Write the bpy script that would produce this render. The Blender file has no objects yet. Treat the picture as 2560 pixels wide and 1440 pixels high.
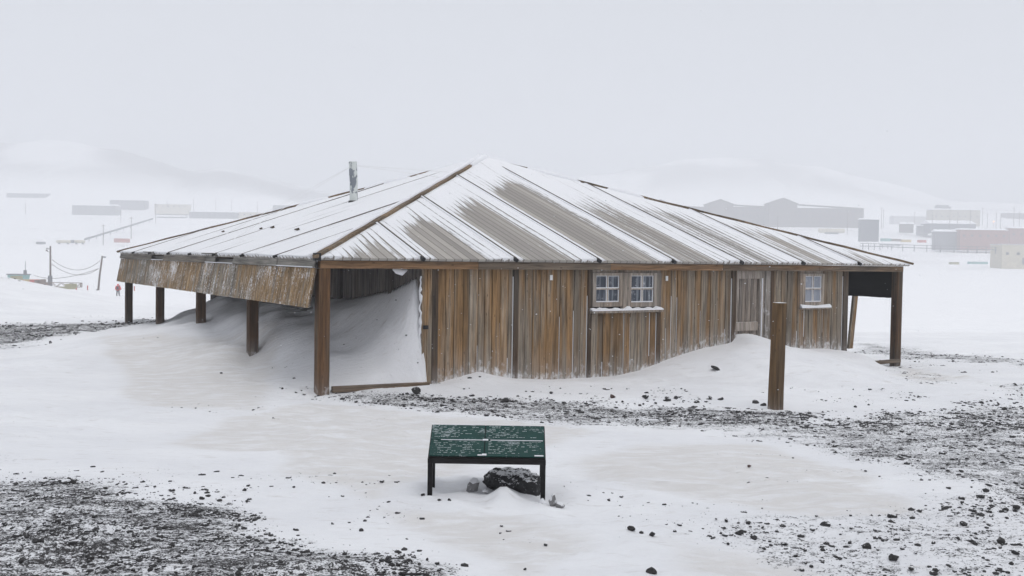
import bpy, bmesh, math, random
import numpy as np
from mathutils import Vector, Matrix
random.seed(7); rng = np.random.default_rng(7)
scene = bpy.context.scene
COL = scene.collection
# ------------------------------------------------------------------ survey of the site
# The place was measured from the photograph: these helpers turn a measured image point into a
# real position on a known plane (a wall, a depth, the ground).
F_PX, PITCH, ROLL, CAMZ = 2535.8, 0.0325, 0.0148, 2.14
O = np.array([0, 0, CAMZ])
_a = math.pi/2 - PITCH
_Rx = np.array([[1,0,0],[0,math.cos(_a),-math.sin(_a)],[0,math.sin(_a),math.cos(_a)]])
_Rz = np.array([[math.cos(ROLL),-math.sin(ROLL),0],[math.sin(ROLL),math.cos(ROLL),0],[0,0,1]])
M3 = _Rx @ _Rz
def ray(px, py): return M3 @ np.array([(px-1280)/F_PX, -(py-720)/F_PX, -1.0])
def at_depth(px, py, Y):
    d = ray(px, py); return O + d*(Y/d[1])
def YS(Y): return Y if Y <= 250 else 250+(Y-250)*2.0
def YU(Y): return np.where(Y <= 250, Y, 250+(Y-250)/2.0)
def atf(px, py, Y): return at_depth(px, py, YS(Y))
def at_z(px, py, z=0.0):
    d = ray(px, py); return O + d*((z-CAMZ)/d[2])
H = 0.5701
FD = np.array([math.cos(H), math.sin(H), 0]); LD = np.array([-math.sin(H), math.cos(H), 0])
C0 = np.array([-2.875, 15.116, 0.0])
SF, SL = 13.8, 13.5
def hut_xy(u, v): return C0 + FD*u + LD*v
def to_uv(x, y):
    dx, dy = x-C0[0], y-C0[1]
    return dx*FD[0]+dy*FD[1], dx*LD[0]+dy*LD[1]
def front(px, py, v=0.15):
    d = ray(px, py); t = (v - (O-C0)@LD)/(d@LD); p = O+d*t-C0
    return p@FD, p[2]
def side(px, py, u):
    d = ray(px, py); t = (u - (O-C0)@FD)/(d@FD); p = O+d*t-C0
    return p@LD, p[2]
FU = lambda px, py=820: front(px, py)[0]

# ------------------------------------------------------------------ materials
def nm(name):
    m = bpy.data.materials.new(name); m.use_nodes = True
    nt = m.node_tree; b = nt.nodes['Principled BSDF']; return m, nt, b
def N(nt, t, **kw):
    n = nt.nodes.new(t)
    for k, v in kw.items(): setattr(n, k, v)
    return n
def LK(nt, a, b): nt.links.new(a, b)
def coords(nt, scale=(1,1,1), kind='Object'):
    tc = N(nt, 'ShaderNodeTexCoord'); mp = N(nt, 'ShaderNodeMapping'); mp.inputs['Scale'].default_value = scale
    LK(nt, tc.outputs[kind], mp.inputs['Vector']); return mp.outputs['Vector']
def noise(nt, vec, scale=1.0, detail=4, rough=.6, dist=0.0):
    n = N(nt, 'ShaderNodeTexNoise'); n.inputs['Scale'].default_value = scale; n.inputs['Detail'].default_value = detail
    n.inputs['Roughness'].default_value = rough; n.inputs['Distortion'].default_value = dist
    LK(nt, vec, n.inputs['Vector']); return n.outputs['Fac']
def ramp(nt, fac, stops, interp='LINEAR'):
    r = N(nt, 'ShaderNodeValToRGB'); r.color_ramp.interpolation = interp
    e = r.color_ramp.elements
    while len(e) < len(stops): e.new(.5)
    for i, (p, c) in enumerate(stops):
        e[i].position = p; e[i].color = (c, c, c, 1) if not isinstance(c, tuple) else (*c, 1)
    LK(nt, fac, r.inputs['Fac']); return r.outputs['Color']
def mix(nt, fac, a, b, mode='MIX'):
    m = N(nt, 'ShaderNodeMix'); m.data_type = 'RGBA'; m.blend_type = mode
    for s, v in ((m.inputs[0], fac), (m.inputs[6], a), (m.inputs[7], b)):
        if isinstance(v, (int, float)): s.default_value = v
        elif isinstance(v, tuple): s.default_value = (*v, 1)
        else: LK(nt, v, s)
    return m.outputs[2]
def mth(nt, op, a, b=0.0, clamp=False):
    m = N(nt, 'ShaderNodeMath', operation=op); m.use_clamp = clamp
    for s, v in ((m.inputs[0], a), (m.inputs[1], b)):
        if isinstance(v, (int, float)): s.default_value = v
        else: LK(nt, v, s)
    return m.outputs[0]
def sstep(nt, v, lo, hi):
    m = N(nt, 'ShaderNodeMapRange', interpolation_type='SMOOTHSTEP')
    LK(nt, v, m.inputs['Value']); m.inputs['From Min'].default_value = lo; m.inputs['From Max'].default_value = hi
    return m.outputs['Result']
def attr(nt, name):
    a = N(nt, 'ShaderNodeAttribute'); a.attribute_name = name; return a.outputs['Fac']
def bump(nt, b, h, strength=.5, dist=.01):
    n = N(nt, 'ShaderNodeBump'); n.inputs['Strength'].default_value = strength; n.inputs['Distance'].default_value = dist
    LK(nt, h, n.inputs['Height']); LK(nt, n.outputs['Normal'], b.inputs['Normal'])
def sepz(nt):
    g = N(nt, 'ShaderNodeNewGeometry'); s = N(nt, 'ShaderNodeSeparateXYZ'); LK(nt, g.outputs['Normal'], s.inputs[0]); return s.outputs['Z']
SNOW = (.80, .803, .82)
def wood(name, warm, grey, tint_amt=1.0, frost=.0, grain='Z', dark=.35, snowtop=True, speck=0.0):
    """weathered timber: per-board tint, grain, dark cracks and knots, frost clinging to it"""
    m, nt, b = nm(name)
    sc = {'Z': (22,22,1.3), 'X': (1.3,22,22), 'Y': (22,1.3,22)}[grain]
    v = coords(nt, sc); g1 = noise(nt, v, 1.0, 6, .65, .3)
    v2 = coords(nt, tuple(s*.35 for s in sc)); g2 = noise(nt, v2, 1.0, 3, .5)
    v3 = coords(nt, tuple(s*2.6 if s > 5 else s*1.2 for s in sc)); g3 = noise(nt, v3, 1.0, 4, .6)
    t = attr(nt, 'tint')
    f = mth(nt, 'ADD', mth(nt, 'MULTIPLY', t, tint_amt), mth(nt, 'MULTIPLY', mth(nt, 'SUBTRACT', g2, .5), 2.8))
    base = mix(nt, sstep(nt, f, .1, .9), warm, grey)
    shade = ramp(nt, g1, [(.28, dark*.8), (.5, .85), (.70, 1.35)])
    base = mix(nt, 1.0, base, shade, 'MULTIPLY')
    val = attr(nt, 'val')
    base = mix(nt, 1.0, base, ramp(nt, val, [(0, .38), (1, 1.45)]), 'MULTIPLY')
    crack = ramp(nt, g3, [(.32, .2), (.40, 1.0)])
    base = mix(nt, .8, base, crack, 'MULTIPLY')
    vk = N(nt, 'ShaderNodeTexVoronoi'); vk.inputs['Scale'].default_value = 1.0
    LK(nt, coords(nt, (9,9,3.2) if grain == 'Z' else ((3.2,9,9) if grain == 'X' else (9,3.2,9))), vk.inputs['Vector'])
    knot = ramp(nt, vk.outputs['Distance'], [(.05, .2), (.11, 1.0)])
    base = mix(nt, .75, base, knot, 'MULTIPLY')
    fr = attr(nt, 'frost'); fn = noise(nt, coords(nt, (13,13,7)), 1.0, 6, .7)
    k = sstep(nt, mth(nt, 'ADD', fn, mth(nt, 'MULTIPLY', fr, .30)), .68-frost*.2, 1.02-frost*.2)
    if speck:
        big = noise(nt, coords(nt, (.8,.8,1.6)), 1.0, 4, .65); dots = noise(nt, coords(nt, (20,55,30)), 1.0, 3, .8); strk = noise(nt, coords(nt, (3,22,2.2)), 1.0, 3, .6)
        sp2 = mth(nt, 'ADD', mth(nt, 'MULTIPLY', big, .55), mth(nt, 'ADD', mth(nt, 'MULTIPLY', dots, .75), mth(nt, 'MULTIPLY', strk, .5)))
        k = mth(nt, 'MAXIMUM', k, mth(nt, 'MULTIPLY', sstep(nt, sp2, .93, 1.08), speck))
    if snowtop:
        k = mth(nt, 'MAXIMUM', k, mth(nt, 'MULTIPLY', sstep(nt, sepz(nt), .5, .9), sstep(nt, noise(nt, coords(nt, (6,6,6)), 1.0, 4), .3, .5)))
    base = mix(nt, mth(nt, 'MULTIPLY', mth(nt, 'MULTIPLY', fr, sstep(nt, g1, .2, .7)), .5, True), base, (.42,.40,.385))
    base = mix(nt, k, base, SNOW)
    LK(nt, base, b.inputs['Base Color']); b.inputs['Roughness'].default_value = .85
    b.inputs['Specular IOR Level'].default_value = .25
    bump(nt, b, g1, .5, .006); return m
def plain(name, col, rough=.7, var=.25, scale=3.0, metal=0.0, snowtop=0.0, spec=.4, bmp=0.2):
    m, nt, b = nm(name); v = coords(nt, (1,1,1)); n = noise(nt, v, scale, 5, .6)
    base = mix(nt, 1.0, col, ramp(nt, n, [(.3, 1-var), (.7, 1+var)]), 'MULTIPLY')
    if snowtop:
        k = mth(nt, 'MULTIPLY', sstep(nt, mth(nt, 'ADD', sepz(nt), mth(nt, 'MULTIPLY', noise(nt, v, scale*3, 3), .5)), 1.15-snowtop, 1.3-snowtop), 1.0)
        base = mix(nt, k, base, SNOW)
    LK(nt, base, b.inputs['Base Color']); b.inputs['Roughness'].default_value = rough; b.inputs['Metallic'].default_value = metal
    b.inputs['Specular IOR Level'].default_value = spec
    if bmp: bump(nt, b, n, bmp, .01)
    return m
WARM, GREY = (.285,.168,.075), (.20,.165,.13)
MT = {}
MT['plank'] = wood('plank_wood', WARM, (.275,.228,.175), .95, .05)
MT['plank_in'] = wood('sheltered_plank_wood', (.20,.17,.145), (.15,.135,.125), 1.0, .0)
MT['post'] = wood('post_wood', (.115,.060,.027), (.075,.055,.038), 1.0, .05, dark=.3)
MT['strip'] = wood('cover_strip_wood', (.12,.072,.040), (.10,.08,.062), 1.0, .05, dark=.35)
MT['post_pale'] = wood('free_post_wood', (.15,.088,.038), (.125,.082,.047), 1.0, .08, dark=.4)
MT['beam'] = wood('beam_wood', (.24,.14,.072), (.20,.155,.115), 1.0, .1, grain='X', snowtop=False)
MT['fascia'] = wood('fascia_wood', (.17,.15,.125), (.20,.19,.17), 1.0, .25, grain='Y')
MT['hip'] = wood('hip_wood', (.185,.128,.078), (.16,.125,.09), 1.0, .05, grain='X', snowtop=False)
MT['batten'] = wood('batten_wood', (.15,.12,.09), (.19,.16,.13), 1.0, .1, grain='X', snowtop=False)
MT['skirt'] = wood('skirt_wood', (.30,.185,.075), (.25,.215,.165), 1.0, .1, speck=.9, snowtop=False)
MT['skirt_dark'] = wood('eave_shaded_skirt_wood', (.012,.011,.010), (.018,.016,.014), 1.0, .0, grain='Y', snowtop=False)  # near-black colour paints in the shade under the right eave
MT['frame'] = wood('pale_frame_wood', (.30,.24,.19), (.32,.28,.24), 1.0, .1)
MT['door'] = wood('pale_door_wood', (.27,.22,.18), (.31,.27,.235), 1.0, .15)
MT['glass'] = None
def glass(name, c1, c2, sc=14):
    m, nt, b = nm(name); n = noise(nt, coords(nt, (sc,sc,.8)), 1.0, 3, .5)
    n2 = noise(nt, coords(nt, (9,9,9)), 1.0, 3, .6)
    base = mix(nt, sstep(nt, n, .48, .62), c1, c2); base = mix(nt, sstep(nt, n2, .55, .9), base, (.5,.52,.56))
    LK(nt, base, b.inputs['Base Color']); b.inputs['Roughness'].default_value = .12; return m
MT['glass'] = glass('old_glass', (.035,.045,.065), (.16,.18,.21))
MT['glass_frost'] = glass('frosted_glass', (.22,.245,.29), (.28,.30,.35), 5)
MT['black'] = plain('black_iron', (.012,.012,.014), .6, .4)
MT['tag'] = plain('enamel_tag', (.75,.75,.75), .5, .1)
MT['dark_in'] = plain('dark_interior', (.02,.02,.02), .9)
# stove pipe: flaking white paint on grey zinc
m, nt, b = nm('flaking_pipe_paint'); n = noise(nt, coords(nt, (7,7,4)), 1.0, 5, .65)
b_ = mix(nt, sstep(nt, n, .50, .53), (.62,.65,.63), (.20,.22,.245)); LK(nt, b_, b.inputs['Base Color']); b.inputs['Roughness'].default_value = .6
MT['pipe'] = m
def snow_mat(name):
    m, nt, b = nm(name)
    v = coords(nt, (1,1,1)); n = noise(nt, v, 3.0, 5, .6)
    LK(nt, mix(nt, n, (.79,.795,.83), SNOW), b.inputs['Base Color'])
    b.inputs['Roughness'].default_value = .75; b.inputs['Specular IOR Level'].default_value = .15
    bump(nt, b, noise(nt, coords(nt, (9,9,9)), 1.0, 5, .6), .35, .01); return m
MT['snow'] = snow_mat('snow')
# lava rock
def rock_mat(name, c1, c2, cap=.45, sc=1.0):
    m, nt, b = nm(name); v = coords(nt, (sc,sc,sc)); n = noise(nt, v, 30, 6, .7); n2 = noise(nt, v, 14, 5, .65)
    base = mix(nt, n, c1, c2)
    k = sstep(nt, mth(nt, 'ADD', sepz(nt), mth(nt, 'MULTIPLY', mth(nt, 'SUBTRACT', n2, .5), 1.6)), 1.0-cap, 1.12-cap)
    LK(nt, mix(nt, k, base, SNOW), b.inputs['Base Color']); b.inputs['Roughness'].default_value = .8
    bump(nt, b, n, .8, .02); return m
MT['rock'] = rock_mat('black_scoria', (.010,.010,.011), (.04,.037,.036), .22)
MT['rock_bare'] = rock_mat('bare_scoria', (.010,.010,.011), (.045,.04,.038), .02)
MT['rock_red'] = rock_mat('reddish_scoria', (.05,.025,.02), (.11,.06,.05), .1)
MT['gravel'] = rock_mat('gravel_stones', (.014,.014,.016), (.06,.056,.054), .10)
MT['boulder'] = rock_mat('boulder_scoria', (.005,.005,.006), (.022,.022,.024), .28)

# ------------------------------------------------------------------ mesh helpers
class MB:
    def __init__(s): s.v=[]; s.f=[]; s.m=[]; s.tint=[]; s.val=[]; s.frost=[]
    def add(s, vs, fs, mi=0, tint=.5, val=.5, frost=0.0):
        o = len(s.v); s.v += [tuple(p) for p in vs]; n = len(vs)
        s.f += [tuple(i+o for i in f) for f in fs]; s.m += [mi]*len(fs)
        s.tint += list(tint) if hasattr(tint, '__len__') else [tint]*n
        s.val += list(val) if hasattr(val, '__len__') else [val]*n
        s.frost += list(frost) if hasattr(frost, '__len__') else [frost]*n
    def box(s, a, b, mi=0, segz=1, frostf=None, jit=0.0, **kw):
        (x0,y0,z0),(x1,y1,z1) = a, b; vs=[]
        for k in range(segz+1):
            z = z0+(z1-z0)*k/segz; j = random.uniform(-jit, jit) if 0 < k < segz else 0
            vs += [(x0+j,y0+j,z),(x1+j,y0+j,z),(x1+j,y1+j,z),(x0+j,y1+j,z)]
        fs = [(3,2,1,0), tuple(4*segz+i for i in range(4))]
        for k in range(segz):
            o=4*k
            for i in range(4): fs.append((o+i, o+(i+1)%4, o+4+(i+1)%4, o+4+i))
        if frostf: kw['frost'] = [frostf(p) for p in vs]
        s.add(vs, fs, mi, **kw)
    def bar(s, p, q, w, h, mi=0, up=(0,0,1), seg=1, **kw):
        p, q, up = Vector(p), Vector(q), Vector(up); d = (q-p).normalized(); r = d.cross(up).normalized(); n = r.cross(d)
        vs=[]
        for k in range(seg+1):
            c = p.lerp(q, k/seg)
            for a_, b_ in ((-1,-1),(1,-1),(1,1),(-1,1)): vs.append(c + r*(a_*w/2) + n*(b_*h/2))
        fs = [(3,2,1,0), tuple(4*seg+i for i in range(4))]
        for k in range(seg):
            for i in range(4): fs.append((4*k+i, 4*k+(i+1)%4, 4*k+4+(i+1)%4, 4*k+4+i))
        s.add(vs, fs, mi, **kw)
    def tube(s, pts, rad, n=8, mi=0, cap=True, **kw):
        pts = [Vector(p) for p in pts]; rad = rad if hasattr(rad, '__len__') else [rad]*len(pts); vs=[]
        for i, p in enumerate(pts):
            d = (pts[min(i+1,len(pts)-1)]-pts[max(i-1,0)]).normalized()
            a_ = d.cross(Vector((0,0,1)) if abs(d.z) < .9 else Vector((1,0,0))).normalized(); b_ = a_.cross(d)
            for k in range(n):
                t = 2*math.pi*k/n; vs.append(p + (a_*math.cos(t)+b_*math.sin(t))*rad[i])
        fs=[]
        for i in range(len(pts)-1):
            for k in range(n): fs.append((i*n+k, i*n+(k+1)%n, (i+1)*n+(k+1)%n, (i+1)*n+k))
        if cap: fs += [tuple(range(n))[::-1], tuple((len(pts)-1)*n+k for k in range(n))]
        s.add(vs, fs, mi, **kw)
    def build(s, name, mats, parent=None, smooth=False, bevel=0.0):
        me = bpy.data.meshes.new(name); me.from_pydata(s.v, [], s.f)
        for m_ in (mats if isinstance(mats, (list, tuple)) else [mats]): me.materials.append(m_)
        me.polygons.foreach_set('material_index', s.m)
        if smooth: me.polygons.foreach_set('use_smooth', [True]*len(s.f))
        for nme, dat in (('tint', s.tint), ('val', s.val), ('frost', s.frost)):
            a_ = me.attributes.new(nme, 'FLOAT', 'POINT'); a_.data.foreach_set('value', [float(x) for x in dat])
        bm = bmesh.new(); bm.from_mesh(me); bmesh.ops.recalc_face_normals(bm, faces=bm.faces); bm.to_mesh(me); bm.free()
        o = bpy.data.objects.new(name, me); COL.objects.link(o)
        if parent: o.parent = parent
        if bevel:
            md = o.modifiers.new('bevel', 'BEVEL'); md.width = bevel; md.segments = 2; md.limit_method = 'ANGLE'
        return o
def tag(o, label=None, cat=None, group=None, kind=None):
    if label: o['label'] = label
    if cat: o['category'] = cat
    if group: o['group'] = group
    if kind: o['kind'] = kind
    return o
def empty(name, loc, rz=0.0):
    o = bpy.data.objects.new(name, None); COL.objects.link(o); o.location = loc; o.rotation_euler = (0,0,rz); o.empty_display_size=.2; return o

# ------------------------------------------------------------------ terrain heights
def smooth01(t): t = np.clip(t, 0, 1); return t*t*(3-2*t)
ctrl = []      # (x, y, z) near ground control points
def cuv(u, v, z): p = hut_xy(u, v); ctrl.append((p[0], p[1], z))
def cpz(px, py, z): p = at_z(px, py, z); ctrl.append((p[0], p[1], z))
# snow line along the front wall
WALLPX = [(1096,958),(1130,948),(1165,938),(1198,929),(1235,938),(1285,946),(1380,949),(1470,944),(1540,940),(1600,926),(1645,908),(1700,888),(1760,870),(1826,858),(1842,833),(1872,832),(1898,845),(1915,872),(2000,872),(2060,871),(2105,877)]
WALLZ = []
for px, py in WALLPX:
    u, z = front(px, py, .13); WALLZ.append((u, z))
WALLZ.sort()
def wall_z(u): return float(np.interp(u, [w[0] for w in WALLZ], [w[1] for w in WALLZ]))
LW = 1.80; WE = FU(2113)           # inner wall planes
# posts along the left eave: feet give the ground
LPX = [(322,812),(400,814),(502,812),(631,874)]
LPOST = []
for px, py in LPX:
    v, z = side(px, py, .1); LPOST.append((v, z)); cuv(.1, v, z)
cuv(.0, 0, 0.0); cuv(-.3, .6, .02); cuv(-.1, 2.0, .03)
for u, v, z in [(1.0,.05,.03),(1.78,.02,.05),(1.0,1.2,.05),(-1.2,1.5,.0),(-1.5,4,.1),(-2.5,6.5,.22),(-3,9,.1),(-1.2,8,.36),(-1.0,5.8,.25),(-4,3,.0),(-6,6,.05),(-7,10,.05),(-1.5,12,.22),(-4,13,.1),(.8,14.5,.2),(1,17,.1),(-9,14,.1),(6,17,0),(12,17,-.2),(5,24,-.5)]: cuv(u, v, z)
WALLPX = [(1096,958),(1130,948),(1165,938),(1198,929),(1235,938),(1285,946),(1380,949),(1470,944),(1540,940),(1600,926),(1645,908),(1700,888),(1760,870),(1826,858),(1842,836),(1872,834),(1898,848),(1915,872),(2000,872),(2060,871),(2105,876)]
WALLZ = sorted((front(px, py, .13)[0], front(px, py, .13)[1]) for px, py in WALLPX)
def wall_z(u): return float(np.interp(u, [w[0] for w in WALLZ], [w[1] for w in WALLZ]))
for u, v, z in [(1,-.5,0),(2,-.4,.0),(3,-.1,.0),(5,-.1,.0),(7,-.1,.0),(9,-.1,-.02),(11,-.1,-.08),(12.2,.1,-.15),(13,.1,-.2),(13.7,.1,-.22),(13.7,-.5,-.22),(12.5,-1,-.15),
                (2,-1.5,-.03),(4,-1.6,-.03),(6,-1.9,-.03),(7.3,-2.4,-.03),(8.2,-3.2,-.03),(9.8,-3.6,-.03),(11.5,-3.6,-.08),(14,-4,-.1),(17,-3,-.15),(18,1,-.3),(16,5,-.3),(19,6,-.6),(12.9,2.2,.0),(12.5,3.5,.1),(13.6,2.5,-.15),(14.5,1,-.25),(15,3,-.25),(15,-1,-.2),(12.4,.9,-.15)]: cuv(u, v, z)
RIDGE = [(*(front(px, py, vv)[:1]), vv, front(px, py, vv)[1]) for px, py, vv in ((2118,888,-.35),(2140,912,-.55),(2165,934,-.8),(2195,953,-1.0),(2235,975,-1.25),(2280,998,-1.5))]
def front_drift(x, y, z):
    u, v = to_uv(x, y); uc = np.clip(u, 1.5, 12.1)
    W = np.interp(uc, [w[0] for w in WALLZ], [w[1] for w in WALLZ])
    sm = np.array([np.interp(np.clip(uc+o_, 1.8, 12.0), [w[0] for w in WALLZ], [w[1] for w in WALLZ]) for o_ in (-.9,-.45,0,.45,.9)]).mean(0)
    dv = np.maximum(.1-v, 0); W = W+(sm-W)*smooth01(dv/.9)
    L_ = .5+2.35*smooth01((sm-.12)/.45)
    W = W*(1+(vnoise(u*.9+3, v*1.1, 71)-.5)*.34*smooth01(dv/.6)); f = np.exp(-(dv/L_)**2.7)*smooth01((.5-v)/.3)*smooth01((u-1.82)/.12)
    ue = 12.02+.12*dv; f = f*smooth01((ue+.22-u)/(.34+.12*dv))
    z = z+(W+.02*smooth01(dv/.5)*np.clip(W,0,1)-z)*f
    for cu, cv, cz in RIDGE: z = z+np.maximum(0, cz-z)*np.exp(-((u-cu)/.42)**2-((v-cv)/.5)**2)*.9
    return z
for px, py in [(200,1000),(500,1000),(300,1150),(700,1100),(100,1300),(500,1350),(900,1300),(900,1430),(1200,1400),(1100,1250),(1360,1262),(1220,1100),(1600,1150),(1600,1350),(1900,1250),(1900,1430),(2200,1100),(2200,1350),(2500,1100),(2500,1420),(2550,1250),(60,900),(-300,1000),(-400,1400),(2900,1100),(2900,1400),(700,940)]:
    cpz(px, py, random.uniform(-.04, .04) - .02)
for x, y in [(-6,2),(6,2),(0,-1),(0,4),(-14,8),(14,8),(-12,3),(12,3)]: ctrl.append((x, y, 0.0))
CT = np.array(ctrl)
def _phi(r): return np.sqrt(r*r+.05)
_A = _phi(np.hypot(CT[:,None,0]-CT[None,:,0], CT[:,None,1]-CT[None,:,1])); n_ = len(CT)
_P = np.c_[np.ones(n_), CT[:,0], CT[:,1]]
_S = np.block([[_A - np.eye(n_)*.006, _P],[_P.T, np.zeros((3,3))]])
_W = np.linalg.solve(_S, np.r_[CT[:,2], np.zeros(3)])
def near_h(x, y):
    out = np.empty_like(x)
    for i in range(0, len(x), 40000):
        xs, ys = x[i:i+40000], y[i:i+40000]
        A = _phi(np.hypot(xs[:,None]-CT[None,:,0], ys[:,None]-CT[None,:,1]))
        out[i:i+40000] = A@_W[:n_] + _W[n_] + _W[n_+1]*xs + _W[n_+2]*ys
    return out
CR_A = [-1500, 0, 150, 260, 400, 480, 545, 640, 750, 850, 1000, 1300, 1500, 1700, 1900, 2050, 2200, 2350, 2560, 4000]
CR_Y = [340, 352, 350, 366, 396, 425, 412, 436, 475, 500, 505, 470, 440, 412, 402, 418, 455, 500, 515, 520]
TU = [-1.4,-.7,-.2,.1,.5,.9,1.25,1.55,1.78]
TV = [.06,.13,.24,.4,.7,1.2,1.9,2.8,4,5.5,7,8.5,10.2,11.5,13]
TZ = [[-.3]*9,[-.3,-.2,-.1,0,.02,.05,.12,.35,.9],[-.3,-.2,0,.0,.04,.10,.25,.75,1.84],[-.3,-.1,0,.03,.08,.17,.40,.95,1.82],[-.3,-.1,.02,.07,.14,.28,.60,1.10,1.71],
      [-.3,-.1,.05,.12,.24,.46,.77,1.17,1.57],[-.3,-.1,.08,.18,.36,.62,.91,1.2,1.45],[-.2,.0,.12,.25,.5,.76,.98,1.18,1.32],[-.1,.1,.3,.42,.75,.97,1.12,1.22,1.27],
      [0,.2,.42,.56,.82,1.0,1.12,1.2,1.25],[.05,.3,.52,.64,.86,1.0,1.1,1.18,1.2],[.05,.22,.42,.52,.72,.92,1.1,1.25,1.32],[0,.12,.28,.37,.5,.7,.9,1.05,1.15],[-.1,0,.12,.25,.35,.5,.62,.75,.8],[-.3,-.2,0,.1,.1,.1,.1,.1,.1]]
_u = np.arange(-1.6, 2.0, .04); _v = np.arange(0, 13.4, .04)
_t = np.array([np.interp(_v, TV, np.array(TZ)[:, i]) for i in range(9)])
_T = np.array([np.interp(_u, TU, _t[:, j]) for j in range(len(_v))]).T
_k = np.exp(-(np.arange(-5,6)/2.2)**2); _k /= _k.sum()
_Tb = np.apply_along_axis(lambda c: np.convolve(np.pad(c, 5, mode='edge'), _k, 'valid'), 0, _T); _T2 = np.apply_along_axis(lambda c: np.convolve(np.pad(c, 5, mode='edge'), _k, 'valid'), 1, _Tb)
def verandah_drift(x, y, z):
    u, v = to_uv(x, y); ok = (u > -1.5) & (u < 1.84) & (v > .02) & (v < 13.3)
    fu, fv = np.clip((u+1.6)/.04, 0, len(_u)-1.01), np.clip(v/.04, 0, len(_v)-1.01); i, j = fu.astype(int), fv.astype(int); a, b = fu-i, fv-j
    T = (_T2[i,j]*(1-a)+_T2[i+1,j]*a)*(1-b)+(_T2[i,j+1]*(1-a)+_T2[i+1,j+1]*a)*b
    T = T + (vnoise(u*2.2+v*1.2, v*1.3-u*.6, 51)-.5)*.22*smooth01((T-.15)/.4)*smooth01((1.75-u)/.4) + (vnoise(u*5, v*3, 52)-.5)*.02
    d = T-z; k = .08; return np.where(ok, z+.5*(d+np.sqrt(d*d+k*k))-k*.5*(d<-1)*0-.0, z)
def far_h(x, y):
    yy = np.maximum(y, 1.0); a = np.clip(x/yy*F_PX+1280, -1500, 4000)
    hz = 637.6 + .0148*(a-1280) ; r = smooth01((a-400)/1400)
    y0 = y; y = YU(y)
    prof = lambda ys, zs: np.interp(y, ys, zs)
    zl = prof([0,34,60,110,154,210,270,350,420,480,560], [0,0,-1.3,-3.6,-5.1,-5.5,-3.4,3.4,10,16.5,22])
    zr = prof([0,36,55,90,140,200,280,350,420,480,560], [0,-.3,-2.2,-4.4,-5.2,-4.6,-2.3,1.0,9,18.5,23])
    z = zl*(1-r)+zr*r
    z = CAMZ + (z-CAMZ)*y0/np.maximum(y, 1)
    crest = CAMZ + (hz-np.interp(a, CR_A, CR_Y))/F_PX*1080
    t = smooth01((y0-800)/280)
    return np.where(y0 > 800, z*(1-t)+crest*t, z)
def vnoise(x, y, seed=0):
    xi, yi = np.floor(x).astype(np.int64), np.floor(y).astype(np.int64); fx, fy = smooth01(x-xi), smooth01(y-yi)
    def h(i, j):
        n = (i*374761393 + j*668265263 + seed*974711) & 0x7fffffff; n = (n ^ (n >> 13))*1274126177 & 0x7fffffff
        return ((n ^ (n >> 16)) & 0xffff)/65535.0
    return (h(xi,yi)*(1-fx)+h(xi+1,yi)*fx)*(1-fy)+(h(xi,yi+1)*(1-fx)+h(xi+1,yi+1)*fx)*fy
SGN = at_depth(1218, 1250, 9.0)
RK = at_depth(1285, 1246, 9.25)
def bumpz(x, y, cx, cy, sx, sy, h): return h*np.exp(-((x-cx)/sx)**2-((y-cy)/sy)**2)
def gz(x, y):
    x = np.atleast_1d(np.asarray(x, float)); y = np.atleast_1d(np.asarray(y, float))
    d = np.hypot(x-2, y-14); w = smooth01((d-17)/14)
    z = near_h(x, y)*(1-w) + far_h(x, y)*w
    # mound on the left at the edge of the point
    z = z + bumpz(x, y, -22.5, 40, 6.2, 7, 1.45) 
    lo = 1-smooth01((d-26)/20)
    # wind-carved relief
    rd = lambda n: 1-np.abs(2*n-1)
    crust = smooth01((vnoise(x*.5+7, y*.8, 6)-.35)/.3)
    s = (vnoise(x*.9+y*.25, y*1.6, 1)-.5)*.06 + (rd(vnoise(x*1.6+y*.7, y*4.2, 2))**2-.3)*.048*crust + (rd(vnoise(x*4+y*1.6, y*9, 7))**2-.3)*.024*crust + (vnoise(x*8+y*2, y*14, 3)-.5)*.012
    z = z + s*lo + (1-lo)*(vnoise(x*.03, y*.05, 4)-.5)*.3*smooth01((d-40)/60)
    hl = smooth01((y-820)/150)*(vnoise(x*.010, y*.015, 5)-.5)*16 + smooth01((y-850)/200)*(vnoise(x*.04, y*.05, 8)-.5)*7
    z = z + hl*.6
    z = front_drift(x, y, verandah_drift(x, y, z))
    # scour and tail round the sign and its boulder
    z = z + bumpz(x, y, RK[0]-.08, RK[1]-.33, .10, .2, .12) - bumpz(x, y, RK[0]-.42, RK[1]-.05, .22, .13, .05) + bumpz(x, y, RK[0]-.3, RK[1]+.25, .3, .25, .06)
    z = z - bumpz(x, y, RK[0]+.34, RK[1]-.05, .14, .12, .05)
    z = z - bumpz(x, y, *hut_xy(.0, LPOST[3][0])[:2], .35, .35, .10)
    return z
def g1(x, y): return float(gz(x, y)[0])

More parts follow.
